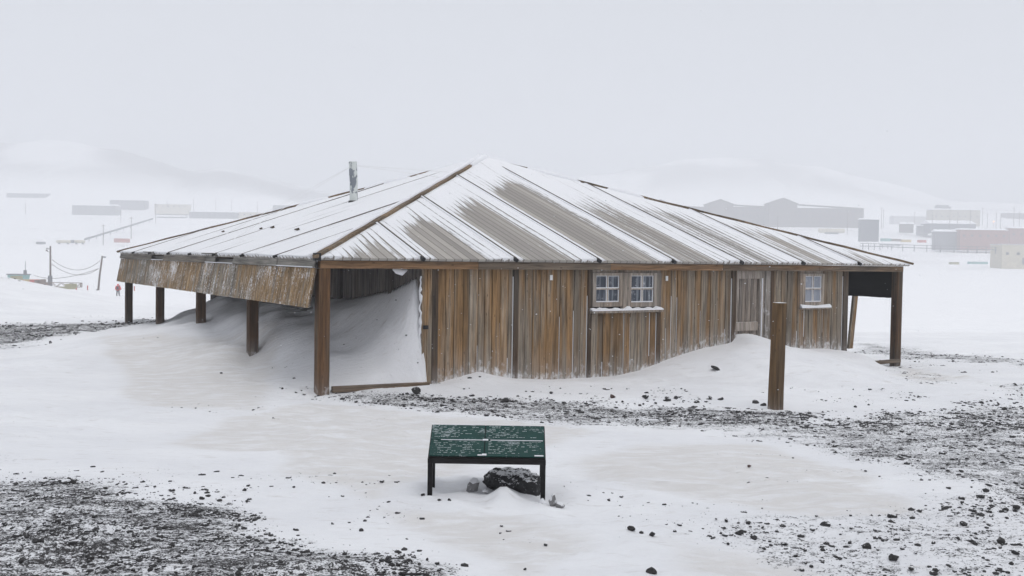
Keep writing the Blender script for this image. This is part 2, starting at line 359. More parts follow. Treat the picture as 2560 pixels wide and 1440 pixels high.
# ------------------------------------------------------------------ gravel and ice areas, as ground polygons
def gpoly(pts, z=-.02): return np.array([at_z(px, py, z)[:2] for px, py in pts])
def sdist(P, x, y):
    """signed distance (positive inside)"""
    n = len(P); dmin = np.full(x.shape, 1e9); ins = np.zeros(x.shape, bool)
    for i in range(n):
        a_, b_ = P[i], P[(i+1)%n]; ex, ey = b_-a_
        t = np.clip(((x-a_[0])*ex+(y-a_[1])*ey)/(ex*ex+ey*ey+1e-9), 0, 1)
        dmin = np.minimum(dmin, np.hypot(x-a_[0]-t*ex, y-a_[1]-t*ey))
        c = ((a_[1] > y) != (b_[1] > y)) & (x < (b_[0]-a_[0])*(y-a_[1])/(b_[1]-a_[1]+1e-12)+a_[0]); ins ^= c
    return np.where(ins, dmin, -dmin)
GR = [ # polygon, density, feather m
 ([(-500,1200),(0,1212),(150,1212),(300,1232),(430,1248),(560,1268),(600,1292),(640,1312),(740,1345),(850,1380),(1000,1408),(1140,1445),(1230,1500),(-500,1560)], 1.0, .35),
 ([(700,978),(800,992),(1060,992),(1300,1002),(1600,1018),(1950,1024),(2080,1038),(2000,1075),(1850,1085),(1600,1066),(1350,1052),(1150,1036),(950,1020),(800,1004)], .92, .35),
 ([(1750,1062),(1950,1062),(2100,1055),(2300,1035),(2420,1015),(2700,1010),(2800,1330),(2480,1270),(2350,1230),(2230,1175),(2080,1125),(1900,1095)], .86, .6),
 ([(1640,1318),(1850,1305),(2150,1305),(2330,1262),(2480,1230),(2800,1240),(2800,1500),(2100,1500),(1950,1440),(1800,1370)], .62, .4),
 ([(2130,813),(2300,832),(2450,858),(2750,905),(2700,925),(2500,892),(2350,875),(2200,868),(2130,850)], .85, .8),
 ([(2270,918),(2380,935),(2360,962),(2270,965)], .6, .4),
 ([(2480,955),(2700,960),(2700,1012),(2500,1000)], .6, .5),
 ([(-400,800),(0,812),(150,815),(300,818),(340,806),(405,812),(405,822),(370,838),(200,850),(100,860),(-400,880)], 1.0, .7),
]
GRP = [(gpoly(p, -.05 if i != 7 else .12), d, f) for i, (p, d, f) in enumerate(GR)]
ICE = [ ([(430,1105),(560,1045),(800,1012),(1100,1040),(1400,1062),(1500,1080),(1300,1120),(1100,1190),(930,1240),(760,1200),(700,1130)], .16),
        ([(1430,1150),(1600,1110),(1900,1110),(2150,1180),(2300,1290),(2050,1298),(1750,1240),(1550,1210)], .16),
        ([(1690,1375),(1850,1390),(2050,1450),(1800,1480),(1650,1440)], .2), ([(250,880),(700,920),(650,1020),(350,1010)], .16),
        ([(2270,905),(2400,935),(2300,960),(2250,930)], .3), ([(900,1260),(1300,1290),(1500,1380),(1300,1440),(1050,1330)], .16)]
ICP = [(gpoly(p), f) for p, f in ICE]
LM = at_depth(5, 705, 40)
def gravel_density(x, y):
    g = np.zeros_like(x)
    wob = (vnoise(x*1.3, y*2.2, 11)-.5)*.7 + (vnoise(x*4, y*7, 12)-.5)*.3
    for P, d, f in GRP:
        s = sdist(P, x, y) + wob*f*1.6; g = np.maximum(g, d*smooth01((s+f)/(2*f)))
    g = np.maximum(g, .8*np.exp(-((x-LM[0]+1.2)/1.6)**2-((y-LM[1])/3)**2))
    # black patch at the right verandah foot
    p = hut_xy(13.1, .0); g = np.maximum(g, .95*np.exp(-((x-p[0])/.7)**2-((y-p[1])/.35)**2))
    p = hut_xy(.2, LPOST[0][0]); g = np.maximum(g, 1.0*np.exp(-((x-p[0]-.4)/1.6)**2-((y-p[1])/1.0)**2))
    far = smooth01((y-820)/160)*(.85+.5*smooth01((vnoise(x*.011+3, y*.016+x*.006, 21)*.75+.25*vnoise(x*.05, y*.05, 22)-.40)/.25))*np.where(x < -60, .85, .70)
    town = .62*smooth01((y-330)/60)*(1-smooth01((y-700)/120))*smooth01((vnoise(x*.022, y*.05, 81)*.65+vnoise(x*.09, y*.16, 82)*.35-.5)/.18)
    far = np.maximum(far, town)
    grit = .55*smooth01((vnoise(x*1.1, y*2.0, 61)*.6+vnoise(x*3, y*6, 62)*.4-.56)/.16)*(np.hypot(x-2, y-12) < 30)
    return np.maximum(np.maximum(g, far), grit*.4)
def ice_amt(x, y):
    g = np.zeros_like(x); wob = (vnoise(x*.9, y*1.8, 31)-.5)*1.2
    for P, f in ICP: g = np.maximum(g, smooth01((sdist(P, x, y)+wob*f*1.5+f)/(2*f)))
    return g

# ------------------------------------------------------------------ ground sheet
def axis(lo, hi, step, far_lo, far_hi, g=1.13):
    a_ = list(np.arange(lo, hi+1e-6, step)); s = step
    up = [a_[-1]]
    while up[-1] < far_hi: s *= g; up.append(up[-1]+min(s, 14))
    s = step; dn = [a_[0]]
    while dn[-1] > far_lo: s *= g; dn.append(dn[-1]-min(s, 14))
    return np.array(dn[::-1][:-1] + a_ + up[1:])
XA = axis(-11, 14, .06, -980, 1000); YA = axis(5.5, 30, .07, -40, 1660)
GX, GY = np.meshgrid(XA, YA); gx, gy = GX.ravel(), GY.ravel(); gzv = gz(gx, gy)
me = bpy.data.meshes.new('snow_ground'); nv = len(gx); nx, ny = len(XA), len(YA)
me.vertices.add(nv); me.vertices.foreach_set('co', np.c_[gx, gy, gzv].ravel())
ii = (np.arange(ny-1)[:,None]*nx+np.arange(nx-1)[None,:]).ravel()
q = np.c_[ii, ii+1, ii+1+nx, ii+nx]; nf = len(q)
me.loops.add(nf*4); me.polygons.add(nf); me.loops.foreach_set('vertex_index', q.ravel().astype(np.int32))
me.polygons.foreach_set('loop_start', (np.arange(nf)*4).astype(np.int32)); me.polygons.foreach_set('use_smooth', np.ones(nf, bool))
me.update(calc_edges=True)
for nme, dat in (('gravel', gravel_density(gx, gy)), ('ice', ice_amt(gx, gy))):
    a_ = me.attributes.new(nme, 'FLOAT', 'POINT'); a_.data.foreach_set('value', dat.astype(np.float32))
ground = bpy.data.objects.new('snow_ground', me); COL.objects.link(ground); tag(ground, kind='structure')
m, nt, b = nm('snowy_ground')
ga, ia = attr(nt, 'gravel'), attr(nt, 'ice')
v = coords(nt, (1,1,1)); big = noise(nt, coords(nt, (.5,.9,.5)), 1.0, 4, .55)
snowc = mix(nt, sstep(nt, big, .35, .7), (.77,.772,.79), (.83,.832,.845))
fine = noise(nt, coords(nt, (2.2,7,2)), 1.0, 5, .65)
icef = mth(nt, 'MULTIPLY', ia, sstep(nt, fine, .25, .6))
snowc = mix(nt, icef, snowc, (.69,.672,.657))
dirt = noise(nt, coords(nt, (3,12,3)), 1.0, 5, .7)
snowc = mix(nt, mth(nt, 'MULTIPLY', sstep(nt, dirt, .54, .74), .75), snowc, (.62,.60,.59))
s1 = noise(nt, coords(nt, (20,36,20)), 1.0, 5, .72, .4); s2 = noise(nt, coords(nt, (62,95,60)), 1.0, 4, .7); s3 = noise(nt, coords(nt, (1.8,5,3)), 1.0, 4, .6)
sp = mth(nt, 'ADD', mth(nt, 'MULTIPLY', s1, .5), mth(nt, 'MULTIPLY', s2, .5))
thr = mth(nt, 'ADD', sp, mth(nt, 'MULTIPLY', mth(nt, 'SUBTRACT', s3, .5), .28))
lvl = mth(nt, 'SUBTRACT', .655, mth(nt, 'MULTIPLY', ga, .18))
gm = mth(nt, 'MULTIPLY', sstep(nt, mth(nt, 'SUBTRACT', thr, lvl), .0, .045), sstep(nt, ga, .04, .2))
gc = mix(nt, s2, (.02,.02,.022), (.085,.08,.078))
LK(nt, mix(nt, gm, snowc, gc), b.inputs['Base Color'])
b.inputs['Roughness'].default_value = .75; b.inputs['Specular IOR Level'].default_value = .15
hgt = mth(nt, 'ADD', mth(nt, 'MULTIPLY', fine, .6), mth(nt, 'ADD', mth(nt, 'MULTIPLY', noise(nt, coords(nt, (9,26,9)), 1.0, 5, .65), .35), mth(nt, 'MULTIPLY', gm, .25)))
bump(nt, b, hgt, .75, .04)
me.materials.append(m)

# ------------------------------------------------------------------ gravel stones (uncountable) and single stones
def ico(sub=1):
    bm = bmesh.new(); bmesh.ops.create_icosphere(bm, subdivisions=sub, radius=1.0)
    V = np.array([v_.co[:] for v_ in bm.verts]); Fc = np.array([[v_.index for v_ in f.verts] for f in bm.faces]); bm.free(); return V, Fc
V1, F1 = ico(1)
def stones_mesh(name, cnt, boxes, rmin, rmax, mat, label):
    pos = []
    for (x0, x1, y0, y1), n in boxes:
        x = rng.uniform(x0, x1, n*6); y = rng.uniform(y0, y1, n*6)
        clump = .35+1.3*smooth01((vnoise(x*2.5, y*4, 41)-.35)/.35)
        keep = rng.random(n*6) < (gravel_density(x, y)**1.6)*clump*.75
        pos.append(np.c_[x[keep], y[keep]])
    P = np.concatenate(pos); n = len(P); z = gz(P[:,0], P[:,1])
    r = rmin*(rmax/rmin)**(rng.random(n)**2.6) * (.7+.03*P[:,1])
    ang = rng.uniform(0, 2*np.pi, n); sx, sy, sz = r*rng.uniform(.8,1.6,n), r*rng.uniform(.6,1.1,n), r*rng.uniform(.4,.85,n)
    J = V1[None]*(1+rng.uniform(-.3,.3,(n,len(V1),1)))
    X, Y, Z = J[...,0]*sx[:,None], J[...,1]*sy[:,None], J[...,2]*sz[:,None]
    c, s = np.cos(ang)[:,None], np.sin(ang)[:,None]
    W = np.stack([X*c-Y*s+P[:,0,None], X*s+Y*c+P[:,1,None], Z+z[:,None]-sz[:,None]*.05], -1).reshape(-1,3)
    Fx = (F1[None]+(np.arange(n)*len(V1))[:,None,None]).reshape(-1,3)
    me = bpy.data.meshes.new(name); me.vertices.add(len(W)); me.vertices.foreach_set('co', W.ravel())
    me.loops.add(len(Fx)*3); me.polygons.add(len(Fx)); me.loops.foreach_set('vertex_index', Fx.ravel().astype(np.int32))
    me.polygons.foreach_set('loop_start', (np.arange(len(Fx))*3).astype(np.int32)); me.update(calc_edges=True)
    me.materials.append(mat); o = bpy.data.objects.new(name, me); COL.objects.link(o)
    tag(o, label, 'gravel', kind='stuff'); print(name, n); return o
stones_mesh('gravel', 0, [((-7,1.2,6,9.9), 6500), ((-1,9,6,9),5000), ((2,12,8.5,17), 6500), ((-5,9,13,17),6500), ((6,20,17,30), 3500), ((-14,-5,20,33), 4500), ((-25,-17,34,45),900), ((6.5,10.5,20,24.5),1500)], .004, .032, MT['gravel'], 'black lava gravel poking through the wind-blown snow')

V2, F2 = ico(2)
def make_rock(name, loc, size, mat, seed=0, sink=.3, flat=.7, parent=None, rough=.22):
    r = np.random.default_rng(seed); V = V2.copy()
    # chip with random planes to get broken facets
    for k in range(11):
        nrm = r.normal(size=3); nrm /= np.linalg.norm(nrm); d = r.uniform(.42, .8); h = V@nrm; V = V - np.maximum(h-d, 0)[:,None]*nrm
    V = V*(1+rough*.35*(np.array([math.sin(7*a+3*b_)*math.cos(6*c_) for a, b_, c_ in V2])[:,None])) + r.normal(scale=.018, size=V.shape)
    sx, sy, sz = size; V = V*np.array([sx/2, sy/2, sz/2*flat/.7])
    me = bpy.data.meshes.new(name); me.from_pydata(V.tolist(), [], F2.tolist()); me.materials.append(mat)
    o = bpy.data.objects.new(name, me); COL.objects.link(o); o.location = (loc[0], loc[1], loc[2]+sz*(.5-sink)); o.rotation_euler = (0,0,r.uniform(0,6)); return o
def ground_hit(px, py):
    d = ray(px, py); lo, hi = 5.0, 60.0; t = 5.0; prev = t
    while t < 60:
        p = O+d*t
        if p[2] < g1(p[0], p[1]): break
        prev = t; t += .25
    lo, hi = prev, t
    for _ in range(12):
        mdl = (lo+hi)/2; p = O+d*mdl
        if p[2] < g1(p[0], p[1]): hi = mdl
        else: lo = mdl
    return O+d*lo
NAMED = [ # px, py(base), width px, material, label
 (1040,990,34,'rock_bare','large black stone against the low board beside the verandah corner post'),
 (1180,994,22,'rock','black stone in front of the first wall panel, left of the blackest one'),
 (1266,1010,26,'rock_bare','angular jet-black stone in the gravel below the wall\'s first dark cover strip'),
 (1378,988,13,'rock','small dark pebble at the foot of the drift, below the second wall panel'),
 (1531,998,24,'rock_red','brownish rounded stone on the gravel edge below the pair of windows'),
 (1615,1002,22,'rock','snow-capped black stone right of the brownish stone under the twin windows'),
 (1668,1008,28,'rock','largest black stone in the cluster between twin windows and door'),
 (1690,999,22,'rock','flat black stone on the right of the cluster before the door'),
 (1776,1000,18,'rock','small snow-dusted black stone at the drift toe in front of the door'),
 (1802,1004,18,'rock','thin dark stone lying right of the snow-dusted one before the door'),
 (1889,1012,22,'rock','snow-patched black stone left of the lone post foot, one stone away'),
 (1909,1018,24,'rock_bare','black stone touching the foot of the lone timber post'),
 (1793,934,40,'rock_bare','dark grey slab sticking out of the snowdrift before the door'),
 (553,937,9,'rock_bare','tiny black stone alone on open snow left of the verandah corner'),
 (1353,1060,10,'rock_bare','tiny black pebble on snow just above the green sign'),
 (1580,1332,28,'rock_bare','smooth black stone alone on snow right of the sign, leftmost of the lower right'),
 (1631,1345,22,'rock','low snow-dusted stone just right of the smooth black one'),
 (1630,1440,30,'rock_bare','black stone cut by the bottom edge right of the sign'),
 (1852,1343,30,'rock','upright black stone with a snow-filled hollow in the lower right'),
 (1963,1369,23,'rock','snow-capped rounded stone right of the upright hollow one'),
 (2069,1320,32,'rock','arched black stone half buried in snow, rearmost of lower right'),
 (2167,1377,34,'rock_bare','pointed wedge-shaped black stone in the lower right gravel'),
 (2235,1408,36,'rock','wide snow-topped black stone below the wedge-shaped one'),
 (2341,1437,24,'rock_bare','dark blocky stone near the bottom edge at lower right'),
 (2504,1362,30,'rock_bare','large angular black stone near the right edge of the gravel'),
 (2541,1391,24,'rock','black stone nearest the right edge below the angular one'),
 (2411,1320,28,'rock_bare','long low black stone above the angular one at lower right'),
 (1873,1172,13,'rock_red','small reddish stone alone on smooth snow right of the sign'),
 (610,1231,16,'rock_bare','small mound-shaped black stone on clean snow above the left gravel'),
 (734,1223,10,'rock_bare','tiny black stone on clean snow, right of the mound-shaped one'),
 (830,1314,13,'rock','small pointed dark stone on snow beyond the left gravel tip'),
 (902,1332,16,'rock_bare','black stone farthest right on the snow beyond the left gravel'),
 (179,1214,20,'rock_bare','flat black stone on the far edge of the left foreground gravel'),
 (142,1313,22,'rock_bare','round black stone on a white snow strip in the left gravel'),
 (172,1327,15,'rock_bare','upright black stone right beside the round one on the snow strip'),
 (629,1396,26,'rock','long slanted dark stone near the right end of left gravel'),
 (503,1253,19,'rock_bare','dark stone at the upper right tip of the left gravel'),
 (592,1440,24,'rock_bare','wide black stone cut by the bottom edge in the left gravel'),
 (49,1411,20,'rock_bare','flat black stone near the lower left corner'),
 (2512,1029,18,'rock_bare','dark stone at the back of the right gravel near the picture edge'),
 (2140,1022,11,'rock_bare','single dark stone on bare snow right of the lone timber post'),
 (1068,1405,13,'rock_bare','dark stone on the snow near the bottom, left below the sign'),
 (1312,1429,12,'rock','small dark stone at the bottom edge straight below the sign'),
 (125,861,14,'rock_bare','black stone in front of the far left gravel bank'),
]
for i, (px, py, w, mt, lab) in enumerate(NAMED):
    p = ground_hit(px, py-3); s = w/F_PX*p[1]
    slab_ = lab.startswith('dark grey slab')
    o = tag(make_rock('stone', (p[0], p[1]+s*.25, g1(p[0], p[1]+s*.25)), (s*1.1, s*.6, s*.3) if slab_ else (s, s*.8, s*random.uniform(.62,.85)), MT[mt], i+5, sink=.36), lab, 'stone', 'single stones lying on the snow')
    if slab_: o.rotation_euler = (.1, .42, .1)
GROUPED = {
 'dark stone among the speckled gravel of the left foreground': [(32,1229,12),(200,1309,16),(332,1371,16),(431,1368,20),(496,1356,10),(470,1318,13),(452,1338,13),(464,1379,11),(667,1382,10),(706,1377,12),(723,1387,15),(438,1438,15),(332,1430,14),(141,1434,14),(104,1356,18),(99,1372,15),(584,1305,8),(250,1395,14),(215,1440,16)],
 'dark stone among the snow-dusted gravel of the lower right': [(1699,1320,18),(1688,1332,14),(2060,1380,18),(2125,1362,18),(2440,1340,11),(2396,1352,15),(2473,1093,12),(2305,1204,11),(2038,1082,14),(2370,1180,9),(2100,1402,16),(2290,1385,12),(2460,1400,14),(1990,1395,14),(2200,1335,14),(2530,1415,20)],
 'dark stone in the gravel strip in front of the hut': [(1700,1042,12),(1682,1040,10),(1640,1012,12),(1110,1010,10),(1330,1018,10),(1455,1020,12),(760,990,10),(2020,1050,10),(1150,998,9),(1240,1000,8),(1740,1010,14),(705,975,9),(740,985,9)],
}
k = 100
for lab, pts in GROUPED.items():
    for px, py, w in pts:
        k += 1; p = ground_hit(px, py-2); s = w/F_PX*p[1]
        tag(make_rock('stone', (p[0], p[1]+s*.2, g1(p[0], p[1]+s*.2)), (s, s*.8, s*random.uniform(.6,.85)), MT[random.choice(['rock','rock_bare'])], k, sink=.36), lab, 'stone', lab.replace('dark stone', 'dark stones'))

# ------------------------------------------------------------------ the hut
hut = empty('wooden_hut', tuple(C0), H)
tag(hut, 'low weathered timber hut with wide snow-covered pyramid roof and open verandah', 'hut')
EZ = 2.03; AP = Vector((SF/2, SL/2, 4.41))
def planks(mb, p0, dirv, nrm, length, z0f, z1, skip=(), wmin=.115, wmax=.17, warmth=lambda s: .5, frostz=None, thick=.022, snowseam=.3, mi_snow=1):
    """vertical boards from p0 along dirv; nrm points outward"""
    p0, dirv, nrm = Vector(p0), Vector(dirv), Vector(nrm); s = 0.0
    while s < length-.02:
        w = min(random.uniform(wmin, wmax), length-s)
        if length-s-w < .05: w = length-s
        z0 = z0f(s+w/2) if callable(z0f) else z0f
        off = random.uniform(0, .016); a_, c_ = p0+dirv*(s+.006), p0+dirv*(s+w-.006)
        t = min(1, max(0, warmth(s)+random.uniform(-.30,.30))); vl = min(1, max(.05, random.gauss(.52,.15)))
        seg = 8; vs=[]; fr=[]
        for kk in range(seg+1):
            z = z0+(z1-z0)*kk/seg
            for q_, o_ in ((a_,off),(c_,off),(c_,off+thick),(a_,off+thick)):
                P_ = q_ + nrm*(o_-thick); vs.append((P_.x, P_.y, z))
                fr.append(0 if frostz is None else max(0, 1-(z-frostz(s))/.42))
        fs = [(3,2,1,0), tuple(4*seg+i for i in range(4))]
        for kk in range(seg):
            for i in range(4): fs.append((4*kk+i, 4*kk+(i+1)%4, 4*kk+4+(i+1)%4, 4*kk+4+i))
        mb.add(vs, fs, 0, tint=t, val=vl, frost=fr)
        if random.random() < snowseam:
            zz0 = z0+random.uniform(0,.5); zz1 = min(z1-.02, zz0+random.uniform(.3,1.6)); x_ = c_+dirv*.0
            mb.bar(x_+nrm*.002+Vector((0,0,zz0-x_.z)), x_+nrm*.002+Vector((0,0,zz1-x_.z)), random.uniform(.004,.011), .012, mi_snow, up=nrm)
        s += w
def fz(u): return wall_z(u)
WT = 1.895
# front wall segments between the dark cover strips
seg_px = [(1092,1281),(1293,1466),(1477,1638),(1650,1826),(1925,1997),(2055,2103)]
uA = [tuple(FU(x) for x in s) for s in seg_px]
WIN_U0, WIN_U1 = FU(1477), FU(1638); zsill = front(1560, 776)[1]
warm = lambda u0: (lambda s: .28 + .055*(u0+s-1.7))
for k, (u0, u1) in enumerate(uA):
    top = zsill-.035 if k == 2 else WT
    fw = MB(); planks(fw, (u0,.15,0), (1,0,0), (0,-1,0), u1-u0, lambda s, u0=u0: fz(u0+s)-.25, top, warmth=warm(u0), frostz=lambda s, u0=u0: fz(u0+s), snowseam=.4)
    fw.build('wall_panel', [MT['plank'], MT['snow']], hut)
fw = MB()
w2a, w2b = FU(1997), FU(2068); z2s = front(2030, 770)[1]
planks(fw, (w2a,.15,0), (1,0,0), (0,-1,0), FU(2055)-w2a, lambda s: .2, z2s-.02, warmth=lambda s: .55, frostz=lambda s: fz(w2a+s))
fw.build('wall_panel', [MT['plank'], MT['snow']], hut)
# solid backing so no light leaks
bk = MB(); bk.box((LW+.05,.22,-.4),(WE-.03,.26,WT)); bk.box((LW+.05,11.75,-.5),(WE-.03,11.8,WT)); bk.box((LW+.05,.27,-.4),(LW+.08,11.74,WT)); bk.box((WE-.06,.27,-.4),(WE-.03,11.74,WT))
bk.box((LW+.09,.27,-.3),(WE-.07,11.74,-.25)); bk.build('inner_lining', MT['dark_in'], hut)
# side and back walls
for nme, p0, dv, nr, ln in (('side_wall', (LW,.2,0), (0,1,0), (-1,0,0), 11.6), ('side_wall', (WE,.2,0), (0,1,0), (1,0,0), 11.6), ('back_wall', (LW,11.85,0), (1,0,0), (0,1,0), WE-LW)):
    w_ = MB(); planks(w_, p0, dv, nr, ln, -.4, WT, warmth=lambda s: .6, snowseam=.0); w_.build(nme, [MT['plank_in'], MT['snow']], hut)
for v_ in (1.15, 3.3, 5.6, 8.0):
    s_ = MB(); s_.box((LW-.07, v_, -.2), (LW-.002, v_+.11, WT), segz=6, val=.15, tint=.5); s_.build('wall_post', MT['plank_in'], hut)
# cover strips / wall posts on the front
for (x0, x1, top_py, vv, proud) in ((1076,1091,None,.12,.055),(1281,1293,None,.2,.035),(1466,1476,None,.2,.04),(1639,1649,778,.25,.035),(1826,1836,None,.55,.04),(1922,1930,None,.25,.03),(2103,2114,None,.45,.05)):
    u0, u1 = FU(x0), FU(x1); top = WT+.003 if top_py is None else front(x0, top_py)[1]
    s_ = MB(); s_.box((u0, .15-proud, fz(u0)-.2), (u1, .151, top), segz=8, val=.3+vv*.5, tint=.45, frostf=lambda p: max(0, .8-(p[2]-fz(p[0]))/.3))
    sd = random.uniform(.7, 1.0)
    s_.bar((u0-.006, .14, fz(u0)), (u0-.006, .14, fz(u0)+(top-fz(u0))*sd), .011, .02, 1, up=(0,1,0))
    s_.build('cover_strip', [MT['strip'], MT['snow']], hut, bevel=.004)
# short return boards at the left corner with the black latch
s_ = MB(); u0, u1 = FU(1052), FU(1076)
s_.box((u0+.0,.11,-.1),((u0+u1)/2-.004,.15,WT), segz=8, val=.75, tint=.75, jit=.003); s_.box(((u0+u1)/2+.002,.10,-.1),(u1-.004,.15,WT), segz=8, val=.6, tint=.6, jit=.003)
cb = s_.build('corner_board', [MT['plank']], hut)
s_ = MB(); uu, zz = front(1064, 818, .1); s_.box((uu-.05,.085,zz-.03),(uu+.045,.1,zz+.03)); s_.box((uu-.02,.07,zz-.012),(uu+.03,.085,zz+.012)); s_.build('latch', MT['black'], cb, bevel=.003)
for px, py in ((1093,692),(1379,694),(1668,696)):
    s_ = MB(); uu, zz = front(px, py, .1); s_.box((uu-.028,.105,zz-.045),(uu+.028,.112,zz+.045)); s_.build('wall_tag', MT['tag'], hut)
# windows
def window(px0, px1, py0, py1, panes, casing=True, g='glass'):
    u0, z1 = front(px0, py0); u1, z0 = front(px1, py1)
    root = empty('window', (0,0,0)); root.parent = hut
    f = MB(); fw_ = .075; d0, d1 = .10, .16
    f.box((u0,d0,z0),(u0+fw_,d1,z1), val=.75,tint=.8); f.box((u1-fw_,d0,z0),(u1,d1,z1), val=.75,tint=.8)
    f.box((u0+fw_,d0,z1-.05),(u1-fw_,d1,z1), val=.8,tint=.9); f.box((u0+fw_,d0,z0),(u1-fw_,d1,z0+.085), val=.6,tint=.6)
    f.build('window_frame', MT['frame'], root, bevel=.004)
    a0, a1, b0, b1 = u0+fw_+.001, u1-fw_-.001, z0+.086, z1-.051
    mu = MB(); mc, mz = (a0+a1)/2, (b0+b1)/2
    mu.box((mc-.014,.115,b0),(mc+.014,.14,b1), val=.9,tint=1); mu.box((a0,.113,mz-.013),(mc-.0145,.141,mz+.013), val=.9,tint=1); mu.box((mc+.0145,.113,mz-.013),(a1,.141,mz+.013), val=.9,tint=1)
    # snow caught on the bars and along the pane edges
    for x_ in (a0+.006, mc+.019, mc-.019, a1-.006): mu.box((x_-.006,.118,b0),(x_+.006,.139,b1), 1)
    for z_ in (b0+.012, mz+.02): mu.box((a0+.012,.108,z_-.008),(a1-.012,.139,z_+.006), 1)
    mu.box((a0+.012,.117,b1-.01),(a1-.012,.139,b1-.001), 1)
    mu.build('glazing_bars', [MT['frame'], MT['snow']], root)
    p = MB(); p.box((a0-.01,.142,b0-.01),(a1+.01,.147,b1+.01)); p.build('pane', MT[g], root)
    return root
window(1479,1552,682,766,4); window(1567,1637,682,766,4)
mp = MB(); a0, a1 = FU(1552,720)+.003, FU(1567,720)-.003
mp.box((a0,.085,zsill+.02),(a1,.16,front(1560,682)[1]), val=.55, tint=.7, segz=4); mp.build('window_mullion', MT['frame'], hut)
hb = MB(); hb.box((FU(1477,690),.12,front(1560,682)[1]+.002),(FU(1650,690),.17,WT), val=.55, tint=.7); hb.box((FU(1638,720),.11,zsill+.015),(FU(1650,720),.16,front(1560,682)[1]), val=.35, tint=.7, segz=4); hb.build('window_casing', MT['frame'], hut)
sl = MB(); a0, a1 = FU(1471,772), FU(1649,772); zs = zsill
sl.box((a0,.03,zs-.035),(a1,.155,zs+.005), val=.45, tint=.7)
n = 24; vs=[]; 
for i in range(n+1):
    x_ = a0+(a1-a0)*i/n; h = .022+.012*math.sin(i*1.7)+(.03 if i in (3,12,13,22) else 0)
    vs += [(x_,.032,zs+.006),(x_,.04,zs+.006+h*.8),(x_,.10,zs+.006+h+.02),(x_,.108,zs+.006)]
fs=[]
for i in range(n):
    for j in range(3): fs.append((4*i+j,4*i+j+1,4*i+5+j,4*i+4+j))
sl.add(vs, fs, 1); sl.build('window_sill', [MT['frame'], MT['snow']], hut)
window(2004,2055,684,764,4,g='glass_frost')
cs = MB(); cs.box((FU(1997,720),.115,z2s+.0),(FU(2004,720)-.002,.165,WT), val=.6, tint=.35, segz=3); cs.box((FU(2004,690),.12,front(2030,684)[1]+.002),(FU(2055,690),.17,WT), val=.6,tint=.6); cs.build('window_casing', MT['frame'], hut)
sl = MB(); a0, a1 = FU(1995,768), FU(2069,768); sl.box((a0,.04,z2s-.02),(a1,.155,z2s+.01), val=.5, tint=.7)
vs=[]; n=14
for i in range(n+1):
    x_ = a0+(a1-a0)*i/n; h = .03+.03*abs(i/n-.5)*2
    vs += [(x_,.042,z2s+.011),(x_,.05,z2s+.011+h*.6),(x_,.095,z2s+.011+h+.012),(x_,.099,z2s+.011)]
fs=[(4*i+j,4*i+j+1,4*i+5+j,4*i+4+j) for i in range(n) for j in range(3)]
sl.add(vs, fs, 1); sl.build('window_sill', [MT['frame'], MT['snow']], hut)
# door
door = empty('door', (0,0,0)); door.parent = hut
a0, a1 = FU(1837,760), FU(1897,760); zr1 = front(1866,805)[1]; zr0 = front(1866,827)[1]; zt = front(1866,697)[1]
dm = MB(); planks(dm, (a0,.2,0), (1,0,0), (0,-1,0), a1-a0, lambda s: .1, zt, wmin=.07, wmax=.09, warmth=lambda s: .7, snowseam=.0); dm.build('door_boards', [MT['door'], MT['snow']], door)
r1 = MB(); r1.box((a0+.01,.155,zr0),(a1-.01,.18,zr1), val=.85, tint=.9); r1.build('door_rail', MT['door'], door, bevel=.003)
r1 = MB(); r1.box((a0-.0,.14,zt),(a1+.02,.2,WT), val=.85, tint=.9); r1.build('door_lintel', MT['door'], door, bevel=.003)
r1 = MB(); b0 = FU(1897,760)+.003; b1 = FU(1921,760)
r1.box((b0,.13,.15),((b0+b1)/2-.01,.2,WT), segz=8, val=.6, tint=.8, frostf=lambda p: .35); r1.box(((b0+b1)/2-.006,.1,.15),(b1,.2,WT), segz=8, val=.4, tint=.9, frostf=lambda p: .5)
r1.bar((b0+.04,.115,.4),(b0+.05,.115,1.75), .016, .02, 1, up=(0,1,0)); r1.build('door_jamb', [MT['frame'], MT['snow']], hut)
# verandah posts
def post(u, v, z0, z1, w=.165, mat='post', val=.5, bevel=.008):
    p = MB(); p.box((u-w/2,v-w/2,z0),(u+w/2,v+w/2,z1), segz=10, val=val, tint=random.random(), jit=.0025, frostf=lambda q_: max(0,.7-(q_[2]-z0-.25)/.35))
    return p.build('verandah_post', MT[mat], hut, bevel=bevel)
post(.095,.105,-.25,1.90,.18,val=.85)
for v, z in LPOST: post(.1, v, z-.3, 1.90, .17 if v < 6 else .165, val=.3)
post(13.66,.1,-.5,1.90,.17,val=.55)
for v in (4.5, 8.9, 13.3): post(13.66, v, -.6, 1.90, .16)
for u in (3.4, 6.8, 10.2): post(u, SL-.12, -.6, 1.90, .16)
# leaning prop on the right
p = MB(); v0, z0 = side(2125,850,14.0); v1, z1 = side(2143,748,14.0)
p.bar((14.0,v0,z0-.2),(13.97,v1+.02,z1+.3),.06,.15, up=(1,0,0), val=.7, tint=.5, seg=4); p.build('leaning_brace', MT['plank'], hut, bevel=.004)
# ground boards between wall and posts
p = MB(); (ua, za), (ub, zb) = front(826,974,.1), front(1067,963,.1)
p.bar((ua,.035,za+.01),(ub,.035,zb+.015),.08,.09, seg=6, val=.5, tint=.7); p.build('ground_board', MT['beam'], hut, bevel=.006)
p = MB(); (ua, za), (ub, zb) = front(2140,911,.1), front(2243,902,.1)
p.bar((ua,.04,za+.01),(ub,.04,zb+.01),.08,.08, seg=6, val=.5, tint=.7); p.build('ground_board', MT['beam'], hut, bevel=.006)
